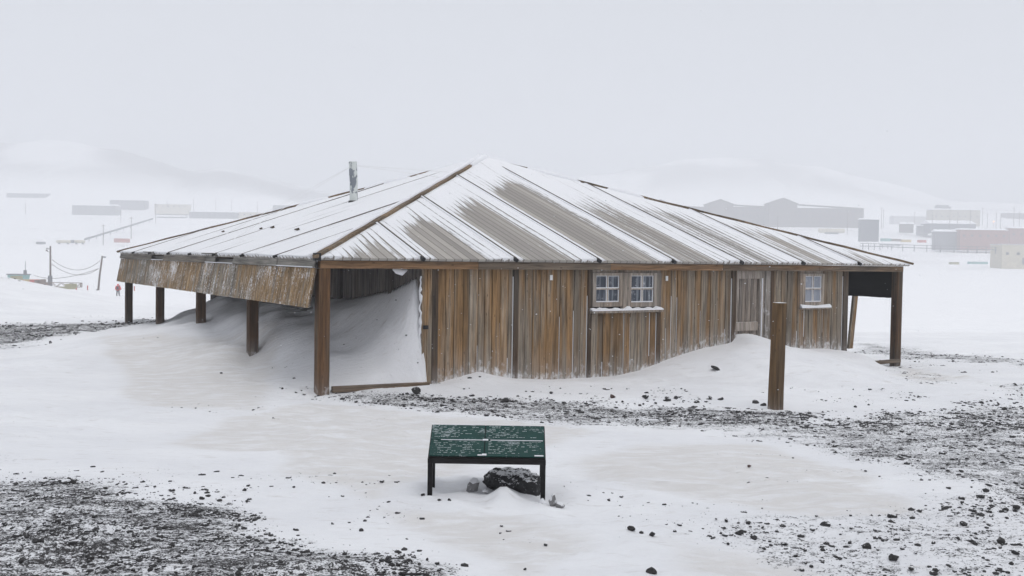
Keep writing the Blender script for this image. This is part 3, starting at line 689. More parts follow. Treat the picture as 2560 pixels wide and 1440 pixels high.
# eave beams
p = MB(); N_ = 5; xs = np.linspace(.02, SF-.06, N_+1)
for i in range(N_): p.bar((xs[i]+.002,.06,1.957),(xs[i+1]-.002,.06,1.957),.11,.118, val=.35+.5*random.random(), tint=random.random(), seg=3)
p.build('eave_beam', MT['beam'], hut, bevel=.005)
p = MB(); p.bar((.16,SL-.06,1.957),(SF-.16,SL-.06,1.957),.11,.118); p.build('eave_beam', MT['beam'], hut)
p = MB(); p.bar((SF-.1,.13,1.95),(SF-.1,SL-.13,1.95),.09,.1); p.build('eave_beam', MT['fascia'], hut)
# left eave: wall plate, then separate fascia boards with gaps
p = MB(); p.bar((.04,.13,1.945),(.04,SL-.05,1.945),.08,.09, seg=8, val=.6, tint=.8); p.build('eave_beam', MT['fascia'], hut, bevel=.004)
def LV(px, py, u=-.03): return side(px, py, u)[0]
for (xa, xb, rise) in ((306,384,0),(415,520,.0),(512,544,.005),(590,700,0),(702,794,.003)):
    va, vb = LV(xb, 650), LV(xa, 650)
    p = MB(); p.bar((-.075+rise,va,1.965+rise),(-.075+rise,vb,1.965+rise),.024,.115, seg=3, val=.5+.3*random.random(), tint=random.random(), up=(.25,0,1)); p.build('fascia_board', MT['fascia'], hut, bevel=.003)
for (xa, xb) in ((364,388),(511,546)):
    va, vb = LV(xb, 636, -.05), LV(xa, 636, -.05)
    p = MB(); p.bar((-.03,va,2.085),(-.03,vb,2.085),.16,.02, val=.4, tint=.8); p.bar((-.06,va+.03,2.03),(-.06,va+.09,2.09),.05,.05, val=.3); p.build('eave_ledge', MT['fascia'], hut, bevel=.003)
# hanging skirt panel along the left verandah, tilted outwards
def skirt(uo, sgn, mat, name, ztop=1.90, zbot=1.31, out=.11, v0=.02, v1=SL-.02, pitch=.105, frost=True):
    p = MB(); v = v0; rows = 7; prev=None
    k = 0
    while v < v1-.01:
        w = min(pitch*random.uniform(.85,1.15), v1-v); t = .40+.35*math.sin(v*.9+3.9)+random.uniform(-.2,.2); vl = min(1,max(.1,random.gauss(.55,.16)))
        gz_ = .012; vs=[]; prof = ((0,0),(w*.12,gz_),(w*.5,gz_*1.5),(w*.88,gz_),(w,0)); back=.02
        for r_ in range(rows+1):
            s = r_/rows; z = ztop+(zbot-ztop)*s + random.uniform(-.004,.004)*(r_==rows); o = out*s
            for dv, dn in prof: vs.append((uo+sgn*(o+dn), v+dv, z))
            for dv in (w, 0): vs.append((uo+sgn*(o-back), v+dv, z))
        c = 7; fs=[tuple(range(c))[::-1], tuple(rows*c+i for i in range(c))]
        for r_ in range(rows):
            for i in range(c): fs.append((r_*c+i, r_*c+(i+1)%c, (r_+1)*c+(i+1)%c, (r_+1)*c+i))
        p.add(vs, fs, 0, tint=min(1,max(0,t)), val=[(.0 if i%7 in (0,4,5,6) else vl) for i in range(len(vs))], frost=.25 if frost else 0)
        v += w; k += 1
    return p.build(name, MT[mat], hut)
sk = skirt(-.05, -1, 'skirt', 'hanging_skirt')
p = MB(); p.bar((-.075,.04,1.915),(-.065,SL-.04,1.915),.05,.012,up=(.1,0,1),seg=10); p.build('skirt_snow', MT['snow'], sk)
p = MB()
for s0 in (.08,.92): p.bar((-.05-.11*s0+.04,.1,1.90-.59*s0),(-.05-.11*s0+.04,SL-.04,1.90-.59*s0),.04,.06)
p.build('skirt_rail', MT['plank_in'], sk)
p = MB(); p.bar((-.03,.19,1.3),(-.22,.19,1.27),.05,.03); p.bar((-.2,.1,1.27),(-.2,.9,1.275),.10,.02); p.build('skirt_bracket', MT['dark_in'], sk)
skirt(SF-.06, 1, 'skirt_dark', 'hanging_skirt', v0=.2, frost=False, ztop=1.9, zbot=1.30, out=.1)
# ---- roof: four boarded slopes with snow lying on them
roof = empty('roof', (0,0,0)); roof.parent = hut
m, nt, b = nm('roof_boards_and_snow')
ba = attr(nt, 'bare'); tc = N(nt, 'ShaderNodeUVMap'); tc.uv_map = 'slope'
def uvn(sc, det=4, ro=.6):
    mp_ = N(nt, 'ShaderNodeMapping'); mp_.inputs['Scale'].default_value = sc; LK(nt, tc.outputs[0], mp_.inputs['Vector']); return noise(nt, mp_.outputs['Vector'], 1.0, det, ro)
sepu = N(nt, 'ShaderNodeSeparateXYZ'); LK(nt, tc.outputs[0], sepu.inputs[0])
st = mth(nt, 'SINE', mth(nt, 'MULTIPLY', sepu.outputs['X'], 2*math.pi/.148)); 
n1, n2, n3 = uvn((11,.55,1),6,.68), uvn((22,5,1),6,.78), uvn((30,.9,1),3,.6)
wn0 = N(nt, 'ShaderNodeTexWhiteNoise', noise_dimensions='1D'); LK(nt, mth(nt, 'FLOOR', mth(nt, 'ADD', mth(nt, 'DIVIDE', sepu.outputs['X'], .074), .25)), wn0.inputs['W'])
cov = mth(nt, 'ADD', ba, mth(nt, 'ADD', mth(nt, 'MULTIPLY', mth(nt, 'SUBTRACT', wn0.outputs['Value'], .5), .30), mth(nt, 'ADD', mth(nt, 'MULTIPLY', mth(nt, 'SUBTRACT', n1, .5), 1.05), mth(nt, 'ADD', mth(nt, 'MULTIPLY', sstep(nt, st, -.55, -1.0), .30), mth(nt, 'MULTIPLY', mth(nt, 'SUBTRACT', n2, .5), .8)))))
bk_ = sstep(nt, cov, .36, .66)
wc = mix(nt, n3, (.25,.225,.20), (.41,.38,.34)); 
wn = N(nt, 'ShaderNodeTexWhiteNoise', noise_dimensions='1D'); LK(nt, mth(nt, 'FLOOR', mth(nt, 'ADD', mth(nt, 'DIVIDE', sepu.outputs['X'], .148), .25)), wn.inputs['W'])
wc = mix(nt, 1.0, wc, ramp(nt, wn.outputs['Value'], [(0, .72), (1, 1.18)]), 'MULTIPLY')
grv = sstep(nt, st, -.86, -.97); wc = mix(nt, mth(nt, 'MULTIPLY', grv, .7), wc, (.07,.055,.042))
LK(nt, mix(nt, mth(nt, 'MULTIPLY', bk_, .93), (.80,.802,.82), wc), b.inputs['Base Color'])
b.inputs['Roughness'].default_value = .8; b.inputs['Specular IOR Level'].default_value = .15
inv = mth(nt, 'SUBTRACT', 1.0, bk_); bump(nt, b, mth(nt, 'ADD', mth(nt, 'MULTIPLY', inv, 1.0), mth(nt, 'MULTIPLY', n1, .5)), .6, .015)
MT['roof'] = m
LEV = [.90,1.0,.88,1.05,.74,.56,.56,.56]
def bare_front(u, d, dh):
    k = np.clip((u/SF*8).astype(int), 0, 7); w = u/SF*8-k; L = np.array(LEV)[k]
    w0 = np.array([.18,.10,.09,.10,.08,.06,.06,.1])[k]; w1 = np.array([.84,.74,.76,.84,.74,.74,.76,.86])[k]
    a_ = smooth01((w-w0+.06)/.2)*smooth01((w1+.18-w)/.36)
    top = np.array([.28,.5,.95,1.25,1.7,1.0,.6,.4])[k]
    up = smooth01((dh-top+.4)/1.3)
    low = np.where(k == 4, smooth01((4.9-d)/2.5), 1.0)
    return .04+.92*L*a_*up*low
def bare_left(u, d, dh):
    k = (u/SL*8); w = k-np.floor(k)
    return np.full_like(u, .0) + .26*np.exp(-((w-.985)/.012)**2) 
def slope(name, A, B, half_len, S, barefn, seedo):
    """A,B eave corners (local), apex AP"""
    A, B = Vector(A), Vector(B); nu = int(S/.045); ns = 70; verts=[]; bare=[]; uvs=[]
    mid = (A+B)/2; upv = AP-mid; slen = upv.length; e = (B-A).normalized(); upn = upv.normalized(); nrm = e.cross(upn); 
    if nrm.z < 0: nrm = -nrm
    us = np.linspace(0, S, nu+1)
    um = (AP-A).dot(e)
    for u in us:
        smax = min(u/um, (S-u)/(S-um)); smax = max(smax, 0)
        for j in range(ns+1):
            s = j/ns*smax; P = A+e*u+upn*(s*slen); verts.append(P); uvs.append((u, s*slen)); bare.append((smax-s)*slen)
    U = np.array([x[0] for x in uvs]); D = np.array([x[1] for x in uvs]); DH = np.array(bare)
    br = barefn(U, D, DH)
    thick = (1-np.clip(br*1.4,0,1))*(.022+.02*vnoise(U*1.5, D*.9, seedo)) 
    thick = thick*smooth01(DH/.25+.3)
    # thicker pillow of snow towards the apex
    thick = thick + .05*smooth01((D-5.8)/1.2)
    V = np.array([tuple(v_) for v_ in verts]) + np.array(nrm)[None]*(thick+.03)[:,None]
    V[:,2] += 0
    fs=[]
    for i in range(nu):
        for j in range(ns):
            a_ = i*(ns+1)+j; fs.append((a_, a_+ns+1, a_+ns+2, a_+1))
    # underside
    n0 = len(V); Vb = [tuple(A+e*.03+upn*.02-nrm*.01), tuple(B-e*.03+upn*.02-nrm*.01), tuple(AP-nrm*.02)]
    Vl = [tuple(x) for x in V]; 
    # eave lip: close the front edge
    lip = []
    for i in range(nu+1):
        p_ = Vector(verts[i*(ns+1)]); q_ = p_ - nrm*.012 + upn*.01; lip.append(n0+i); Vl.append(tuple(q_))
    for i in range(nu): fs.append((i*(ns+1), lip[i], lip[i+1], (i+1)*(ns+1)))
    n1_ = len(Vl); Vl += Vb; fs.append((n1_, n1_+1, n1_+2))
    me = bpy.data.meshes.new(name); me.from_pydata(Vl, [], fs); me.materials.append(MT['roof']); me.materials.append(MT['plank_in'])
    me.polygons.foreach_set('use_smooth', [True]*len(fs))
    mi = [0]*len(fs); mi[-1] = 1; me.polygons.foreach_set('material_index', mi)
    br2 = np.r_[br, np.full(nu+1, .9), np.zeros(3)]; a_ = me.attributes.new('bare', 'FLOAT', 'POINT'); a_.data.foreach_set('value', br2.astype(np.float32))
    uvl = me.uv_layers.new(name='slope'); full = np.array(uvs + [(u, -.02) for u in us] + [(0,0)]*3)
    li = np.empty(len(me.loops), np.int32); me.loops.foreach_get('vertex_index', li); uvl.data.foreach_set('uv', full[li].ravel().astype(np.float32))
    o = bpy.data.objects.new(name, me); COL.objects.link(o); o.parent = roof
    return e, upn, nrm, um, slen
ov = .06
cor = [(-ov,-ov,EZ),(SF+ov,-ov,EZ),(SF+ov,SL+ov,EZ),(-ov,SL+ov,EZ)]
sides = [(cor[0],cor[1],SF+2*ov,bare_front,1),(cor[0],cor[3],SL+2*ov,bare_left,2),(cor[1],cor[2],SL+2*ov,bare_left,3),(cor[3],cor[2],SF+2*ov,bare_left,4)]
for si, (A, B, S, fn, sd) in enumerate(sides):
    e, upn, nrm, um, slen = slope('roof_slope', A, B, 0, S, fn, sd)
    A = Vector(A)
    for k in range(1, 8):
        u = S*k/8; smax = min(u/um, (S-u)/(S-um))
        p_ = MB(); p0 = A+e*u+nrm*.045-upn*.03; p1 = A+e*u+upn*(smax*slen-.05)+nrm*.045
        st_ = si != 0 and k in (2,5); w_, h_ = (.022,.045) if si == 0 else ((.02,.032) if st_ else (.012,.010))
        p_.bar(p0, p1, w_, h_+.03, 0, up=nrm, seg=6, val=.25, tint=.5, frost=.2)
        if si != 0: # snow hiding most of the batten on the lee slope
            p_.bar(p0+e*.026+upn*.04, p1+e*.026, .05, h_+.026, 1, up=nrm, seg=6)
        else:
            p_.bar(p0-e*.035+upn*.05, p1-e*.035, .05, h_*.7+.02, 1, up=nrm, seg=6)
        p_.tube([p0-upn*.035, p0+upn*.05], .035 if si == 0 else .022, 8, 2)
        p_.build('roof_batten', [MT['batten'], MT['snow'], MT['black']], roof)
for px_, py_, w_ in ((683,576,.5),(745,582,.45),(560,586,.4),(655,579,.2)):
    d = ray(px_, py_); upl = (AP-(Vector(cor[0])+Vector(cor[3]))/2).normalized(); nl = Vector((-upl.z,0,upl.x)).normalized()
    Ol = np.array([(O-C0)@FD, (O-C0)@LD, O[2]]); dl = np.array([d@FD, d@LD, d[2]]); nn = np.array([nl.x, nl.y, nl.z]); t = ((np.array(cor[0])-Ol)@nn)/(dl@nn); q_ = Vector(tuple(Ol+dl*t))
    p_ = MB(); c_ = q_+nl*.07; dv_ = Vector((.25,.97,0)); p_.bar(c_-dv_*w_/2, c_+dv_*w_/2, .05, .04, 0, up=nl, val=.3, seg=3); p_.build('roof_cleat', MT['batten'], roof)
# hip boards, with the breaks where snow has covered them
def hip(c, covered=(), w=.08, h=.045):
    A = Vector(c); n = 40; dv = (AP-A)
    fl = Vector((dv.x, dv.y, 0)).normalized(); rt = Vector((-fl.y, fl.x, 0)); pts=[]
    for i in range(n+1):
        t = -.008+i/n*1.0; base = A+dv*t; w1 = math.sin(i*1.3)*.006
        pts.append((base+Vector((0,0,.062+w1)), t))
    p = MB()
    for i in range(n):
        t = (pts[i][1]+pts[i+1][1])/2; cv = any(a_ < t < b_ for a_, b_ in covered)
        if cv:
            if p.v: p.build('hip_board', MT['hip'], roof); p = MB()
            continue
        p.bar(pts[i][0], pts[i+1][0], w, h, 0, up=(0,0,1), val=.6+.25*math.sin(i*.6), tint=.35+.3*math.sin(i*.9))
    if p.v: p.build('hip_board', MT['hip'], roof)
hip(cor[0], [(.93,1.1)]); hip(cor[1], [(.62,.68),(.77,.88),(.95,1.1)]); hip(cor[3], [(.52,.58),(.70,.80),(.86,.95)]); hip(cor[2], [(.9,1.1)])
# end block of the near hip
p = MB(); p.box((-.115,-.1,EZ-.02),(-.01,-.015,EZ+.10)); p.build('hip_end', MT['black'], roof, bevel=.01)
# snow strip lying along the hips
p = MB(); A = Vector(cor[0]); dv = AP-A; rt = Vector((-dv.y, dv.x, 0)).normalized(); pts=[]
for i in range(41):
    t = i/40; c_ = A+dv*t+Vector((0,0,.045+.03*t*t)); pts.append(c_+rt*.13)
p.tube(pts, [.03+.03*abs(math.sin(i*.9))*(i/40)+.03*(i/40) for i in range(41)], 8, cap=True); 
for ci, sg in ((1,1),(3,-1)):
    A = Vector(cor[ci]); dv = AP-A
    for a_, b_ in (((.60,.70),(.75,.90),(.93,1.0)) if ci == 1 else ((.50,.60),(.68,.82),(.84,1.0))):
        pp = [A+dv*(a_+(b_-a_)*i/12)+Vector((0,0,.03)) for i in range(13)]
        p.tube(pp, [.02+.075*math.sin(math.pi*i/12)**.5 for i in range(13)], 10)
p.tube([A*0+AP+Vector((-.9,-.9,-.28)), AP+Vector((-.3,-.3,-.04)), AP+Vector((0,0,.03)), AP+Vector((.4,.1,-.08))], [.06,.12,.12,.03], 10)
p.build('ridge_snow', MT['snow'], roof, smooth=True)
p = MB(); uu, zz = front(1003, 676, .12)
p.tube([(uu-.12,.16,zz+.02),(uu-.05,.16,zz-.01),(uu+.03,.16,zz-.03),(uu+.12,.17,zz+.01)], [.02,.05,.055,.02], 10); p.build('clinging_snow', MT['snow'], hut, smooth=True)
p = MB(); pts=[]; rr=[]
for i in range(34):
    z_ = .03+1.75*i/33; pts.append((LW-.035+random.uniform(-.012,.018), .13+random.uniform(-.01,.02), z_)); rr.append(.012+.022*random.random()**2)
p.tube(pts, rr, 8); p.build('clinging_snow', MT['snow'], hut, smooth=True)
# stove pipe through the left slope with guy wires
d = ray(884, 510); eL = Vector((0,1,0)); upl = (AP-(Vector(cor[0])+Vector(cor[3]))/2).normalized(); nl = Vector((-upl.z,0,upl.x)).normalized()
Ol = np.array([(O-C0)@FD, (O-C0)@LD, O[2]]); dl = np.array([d@FD, d@LD, d[2]]); P0 = np.array(cor[0]); nn = np.array([nl.x, nl.y, nl.z])
t = ((P0-Ol)@nn)/(dl@nn); PB = Ol+dl*t; sc_ = t*1.0
hpx = 105/F_PX*(O[1]+d[1]*t)
pw = 20/F_PX*(O[1]+d[1]*t)/2
p = MB(); p.tube([(PB[0],PB[1],PB[2]-.2),(PB[0],PB[1],PB[2]+hpx*.5),(PB[0]-.03,PB[1],PB[2]+hpx)], pw, 20, cap=False)
p.tube([(PB[0]-.03,PB[1],PB[2]+hpx-.3),(PB[0]-.03,PB[1],PB[2]+hpx-.002)], pw*.9, 20)
ch = p.build('stove_pipe', MT['pipe'], roof, smooth=False)
p = MB(); p.tube([(PB[0],PB[1],PB[2]-.05),(PB[0],PB[1],PB[2]+.07)], pw*1.3, 16); p.build('pipe_collar', MT['black'], roof)
tp = (PB[0]-.03, PB[1], PB[2]+hpx-.08)
for q_ in ((PB[0]-2.8,PB[1]+1.2),(PB[0]-2.6,PB[1]+.2),(PB[0]+1.6,PB[1]-1.8),(PB[0]+1.9,PB[1]-1.2)):
    zz = EZ+.06+(min(q_[0], q_[1])+ov)/ (SF/2)*(AP.z-EZ)
    p = MB(); p.tube([tp,(q_[0],q_[1],zz)], .004, 4); p.build('guy_wire', MT['tag'], roof)

# ------------------------------------------------------------------ lone timber post
dp = at_z(1938, 1020, -.03); wd = 36/F_PX*dp[1]; hp = (1018-753)/F_PX*dp[1]
fp = MB(); w = wd/1.35/2
for_seg = 10; vs=[]
for k in range(for_seg+1):
    z = -.3+(hp+.3)*k/for_seg; ww = w*(1.1-.12*k/for_seg); le = .035*max(z,0)/hp
    j = random.uniform(-.003,.003)
    for a_, b_ in ((-1,-1),(1,-1),(1,1),(-1,1)): vs.append((a_*ww+le+j, b_*ww, z))
fs = [(3,2,1,0), tuple(4*for_seg+i for i in range(4))]
for k in range(for_seg):
    for i in range(4): fs.append((4*k+i,4*k+(i+1)%4,4*k+4+(i+1)%4,4*k+4+i))
fp.add(vs, fs, 0, tint=.35, val=.6, frost=[max(0,.9-(v_[2])/.15)*.6 for v_ in vs])
o = fp.build('timber_post', MT['post_pale'], None, bevel=.01); o.location = tuple(dp); o.rotation_euler = (0,0,.35)
tag(o, 'lone squared brown timber post standing free in front of the hut door', 'post')

# ------------------------------------------------------------------ information sign
SY = 9.0
fl_, fr_ = at_depth(1070, 1146, SY), at_depth(1364, 1148, SY); hw = (fr_[0]-fl_[0])/2
sx = (fl_[0]+fr_[0])/2; zf = (fl_[2]+fr_[2])/2; zb = at_depth(1220, 1067, SY+.42)[2]; gnd = g1(sx, SY)
sgn = empty('information_sign', (sx, SY, gnd)); tag(sgn, 'green slanted information board on black metal legs standing before the hut', 'sign')
zf -= gnd; zb -= gnd; dpt = .42
m, nt, b = nm('green_enamel'); v = coords(nt, (1,1,1)); n = noise(nt, v, 5, 4); 
f1_ = noise(nt, coords(nt, (30,90,30)), 1.0, 5, .7); f2_ = noise(nt, coords(nt, (4,7,4)), 1.0, 3)
k_ = sstep(nt, mth(nt, 'ADD', f1_, mth(nt, 'MULTIPLY', mth(nt, 'SUBTRACT', f2_, .5), .9)), .57, .74)
LK(nt, mix(nt, mth(nt, 'MULTIPLY', k_, .75), mix(nt, n, (.003,.032,.027), (.007,.056,.046)), (.55,.60,.62)), b.inputs['Base Color']); b.inputs['Roughness'].default_value = .5; b.inputs['Specular IOR Level'].default_value = .2
MT['green'] = m
MT['rust'] = plain('dark_painted_steel', (.009,.008,.008), .6, .5, 12, spec=.15)
MT['letter'] = plain('snow_filled_lettering', (.42,.47,.47), .8, .3, 20)
ang = math.atan2(zb-zf, dpt); ln = math.hypot(dpt, zb-zf)
def SP(x, s, off=0): return Vector((x, -math.sin(ang)*off + math.cos(ang)*s, zf + math.sin(ang)*s + math.cos(ang)*off))
def slab(mb, x0, x1, s0, s1, o0, o1, mi=0):
    vs = [SP(x, s, o_) for o_ in (o0, o1) for x, s in ((x0,s0),(x1,s0),(x1,s1),(x0,s1))]
    mb.add(vs, [(0,3,2,1),(4,5,6,7),(0,1,5,4),(1,2,6,5),(2,3,7,6),(3,0,4,7)], mi)
g_ = .004; xm = -.045*hw
for (x0, x1, s0, s1) in ((-hw+.008, xm-g_, .008, ln*.5-g_), (xm+g_, hw-.008, .008, ln*.5-g_), (-hw+.008, xm-g_, ln*.5+g_, ln-.008), (xm+g_, hw-.008, ln*.5+g_, ln-.008)):
    p = MB(); slab(p, x0, x1, s0, s1, .012, .024); pn = p.build('panel', MT['green'], sgn, bevel=.002)
    t_ = MB(); rows = 8; 
    for r_ in range(rows):
        s_ = s1-.018-(s1-s0-.035)*r_/rows; x_ = x0+.03; xe = x1-.03-random.choice([0,0,.05,.12,.2])
        while x_ < xe:
            w_ = random.uniform(.008,.034)
            if random.random() < .42: slab(t_, x_, min(x_+w_, xe), s_, s_+.0045, .0243, .0262)
            x_ += w_+.006
    t_.build('lettering', MT['letter'], pn)
p = MB()
for a_, b_ in (((-hw, .0),(hw, .0)), ((-hw, ln),(hw, ln))): p.bar(SP(a_[0], a_[1]), SP(b_[0], b_[1]), .018, .022, up=(0,0,1))
p.bar(SP(-hw+.005,.01),SP(-hw+.005,ln-.01),.012,.02); p.bar(SP(hw-.005,.01),SP(hw-.005,ln-.01),.012,.02)
p.bar((-hw-.002,-.012,zf-.022),(hw+.002,-.012,zf-.022),.022,.045)
slab(p, -hw+.01, hw-.01, .01, ln-.01, -.004, .010)
p.build('frame', MT['rust'], sgn, bevel=.002)
p = MB(); slab(p, xm-.06, xm+.01, .012, .024, .0245, .030); slab(p, xm-.02, xm+.02, .012, .034, .0245, .031); slab(p, hw-.1, hw-.02, .012, .024, .0245, .03); slab(p, xm-.02, xm+.03, ln*.5-.008, ln*.5+.01, .0245, .032); slab(p, -hw+.1, xm, ln*.5-.003, ln*.5+.003, .0245,.028); slab(p, xm+.05, hw-.02, ln*.5-.003, ln*.5+.004, .0245,.028)
p.build('caked_snow', MT['snow'], sgn)
for x_, y_, top in ((-hw+.02, .0, zf-.045), (hw-.02, .0, zf-.045), (-hw+.02, dpt-.1, zf+.12), (hw-.02, dpt-.1, zf+.12)):
    p = MB(); zg = g1(sx+x_, SY+y_)-gnd; p.box((x_-.021,y_-.021,zg-.15),(x_+.021,y_+.021,top)); 
    lg = p.build('leg', MT['rust'], sgn, bevel=.003)
    if x_ > 0 and y_ == 0:
        q_ = MB(); q_.tube([(x_-.003,-.005,zg-.04),(x_-.003,-.005,zg+.03),(x_-.003,-.002,zg+.05)], [.07,.028,.02], 10); q_.build('leg_snow', MT['snow'], lg, smooth=True)

# boulder under the sign
def boulder():
    r = np.random.default_rng(3); V, Fc = ico(4); 
    def lump(V, c, s):
        return V*np.array(s)+np.array(c)
    out_v=[]; out_f=[]
    W = 137/F_PX*9.25
    for c, s, pl in (((-.02,.05,.24),(.52,.36,.26),8),((.29,-.10,.10),(.27,.3,.42),9),((-.38,.02,.2),(.22,.22,.24),7)):
        Q = V.copy()
        for k in range(16):
            nr = r.normal(size=3); nr /= np.linalg.norm(nr); dd = r.uniform(.62,.88); h = Q@nr; Q = Q-np.maximum(h-dd,0)[:,None]*nr
        # flatten the sloping top
        nr = np.array([.15,-.25,.95]); nr /= np.linalg.norm(nr); h = Q@nr; Q = Q-np.maximum(h-.55,0)[:,None]*nr
        Q = Q*(1+.05*np.sin(V[:,:1]*11+V[:,1:2]*7)*np.cos(V[:,2:]*9)) + r.normal(scale=.008, size=Q.shape)
        Q = (Q*np.array(s)+np.array(c))*W
        out_f += (Fc+len(out_v)).tolist(); out_v += Q.tolist()
    me = bpy.data.meshes.new('boulder'); me.from_pydata(out_v, [], out_f); me.materials.append(MT['boulder'])
    o = bpy.data.objects.new('boulder', me); COL.objects.link(o); o.location = (RK[0], RK[1]+.05, g1(RK[0], RK[1])-.01)
    md = o.modifiers.new('join', 'REMESH'); md.mode = 'VOXEL'; md.voxel_size = .007
    tx = bpy.data.textures.new('scoria', 'CLOUDS'); tx.noise_scale = .045; tx.noise_depth = 3
    dm = o.modifiers.new('rough', 'DISPLACE'); dm.texture = tx; dm.strength = .035; dm.mid_level = .5; dm.texture_coords = 'LOCAL'
    tag(o, 'big jagged black boulder with snow on its flat top under the green sign', 'boulder')
boulder()
for px, py, w, h, lab in ((1183,1212,50,44,'rounded snow-plastered stone left of the big boulder under the sign'),(1213,1222,24,14,'small half-buried stone between big boulder and rounded one'),(1382,1246,36,40,'snow-coated stone just right of the sign\'s right leg'),(1402,1250,34,22,'low snow-coated stone right of the sign, outermost of two'),(1057,1234,13,9,'small dark stone at the foot of the sign\'s left leg'),(1098,1241,12,8,'flat dark stone just right of the sign\'s left leg'),(1124,1246,14,9,'dark chip of rock farthest right of the chips by the left leg')):
    p_ = at_z(px, py, .02); s = w/F_PX*p_[1]
    mt = MT['snowrock'] if 'snowrock' in MT else MT.setdefault('snowrock', rock_mat('snow_plastered_stone', (.10,.10,.10), (.35,.34,.34), .75))
    o = make_rock('stone', (p_[0], p_[1]+.03, g1(p_[0], p_[1])), (s, s*.8, h/F_PX*p_[1]*1.2), mt if w > 20 else MT['rock_bare'], int(px), sink=.3)
    tag(o, lab, 'stone', 'stones around the sign')

# ------------------------------------------------------------------ far town
def far_mat(name, c): MT[name] = plain(name, c, .8, .12, .5, snowtop=.0, bmp=0)
for n__, c in (('brown_wall',(.085,.068,.06)),('tan_wall',(.33,.30,.22)),('red_wall',(.22,.075,.055)),('grey_wall',(.13,.135,.15)),('slate_wall',(.06,.07,.09)),('cream_wall',(.48,.44,.34)),('pink_wall',(.40,.15,.12)),('dark_glass',(.03,.035,.045)),('pole_wood',(.09,.065,.05)),('red_paint',(.45,.07,.05)),('yellow_paint',(.50,.36,.12)),('teal_paint',(.16,.34,.33)),('olive_paint',(.30,.28,.15)),('brown_paint',(.16,.11,.08)),('snow_roof',(.8,.8,.83)),('pale_roof',(.5,.5,.51))): far_mat(n__, c)
def building(name, cat, label, px0, px1, py0, py1, Y, wall, roofh=.0, depth=None, roofmat='snow_roof', gable=None, rows=0, group='buildings of the settlement', rot=0.0, door=False):
    a_, b_ = atf(px0, py1, Y), atf(px1, py1, Y); w = b_[0]-a_[0]; h = (py1-py0)/F_PX*YS(Y); depth = depth or w*.35
    z0 = min(a_[2], b_[2]); rows = rows or (1 if name == 'warehouse' and w > 15 else 0); root = empty(name, ((a_[0]+b_[0])/2, YS(Y)+depth/2, z0), rot); tag(root, label, cat, group)
    p = MB(); p.box((-w/2,-depth/2,-4),(w/2,depth/2,h-roofh)); p.build('wall', MT[wall], root)
    r_ = MB()
    if roofh > 0:
        rh = roofh
        if gable == 'end':   # gable faces the viewer
            vs = [(-w/2-.3,-depth/2-.3,h-rh),(w/2+.3,-depth/2-.3,h-rh),(0,-depth/2-.3,h),(-w/2-.3,depth/2+.3,h-rh),(w/2+.3,depth/2+.3,h-rh),(0,depth/2+.3,h)]
            r_.add(vs, [(0,1,2),(3,5,4),(0,2,5,3),(1,4,5,2),(0,3,4,1)])
        else:
            vs = [(-w/2-.3,-depth/2-.4,h-rh),(w/2+.3,-depth/2-.4,h-rh),(w/2+.3,depth/2+.4,h-rh),(-w/2-.3,depth/2+.4,h-rh),(-w/2-.3,0,h),(w/2+.3,0,h)]
            r_.add(vs, [(0,1,5,4),(2,3,4,5),(0,4,3),(1,2,5),(0,3,2,1)])
    else: r_.box((-w/2-.2,-depth/2-.2,h),(w/2+.2,depth/2+.2,h+.35))
    r_.build('roof', MT[roofmat], root)
    if rows:
        nwin = max(2, int(w/4))
        for r__ in range(rows):
            for i in range(nwin):
                x_ = -w/2+w*(i+.5)/nwin; z_ = (h-roofh)*(r__+.55)/rows
                q_ = MB(); q_.box((x_-.6,-depth/2-.06,z_-.5),(x_+.6,-depth/2-.003,z_+.5)); q_.build('window', MT['dark_glass'], root)
    if door:
        q_ = MB(); q_.box((-w*.12,-depth/2-.08,0),(w*.12,-depth/2-.003,2.6)); q_.build('door', MT['grey_wall'], root)
    return root
YB = 470
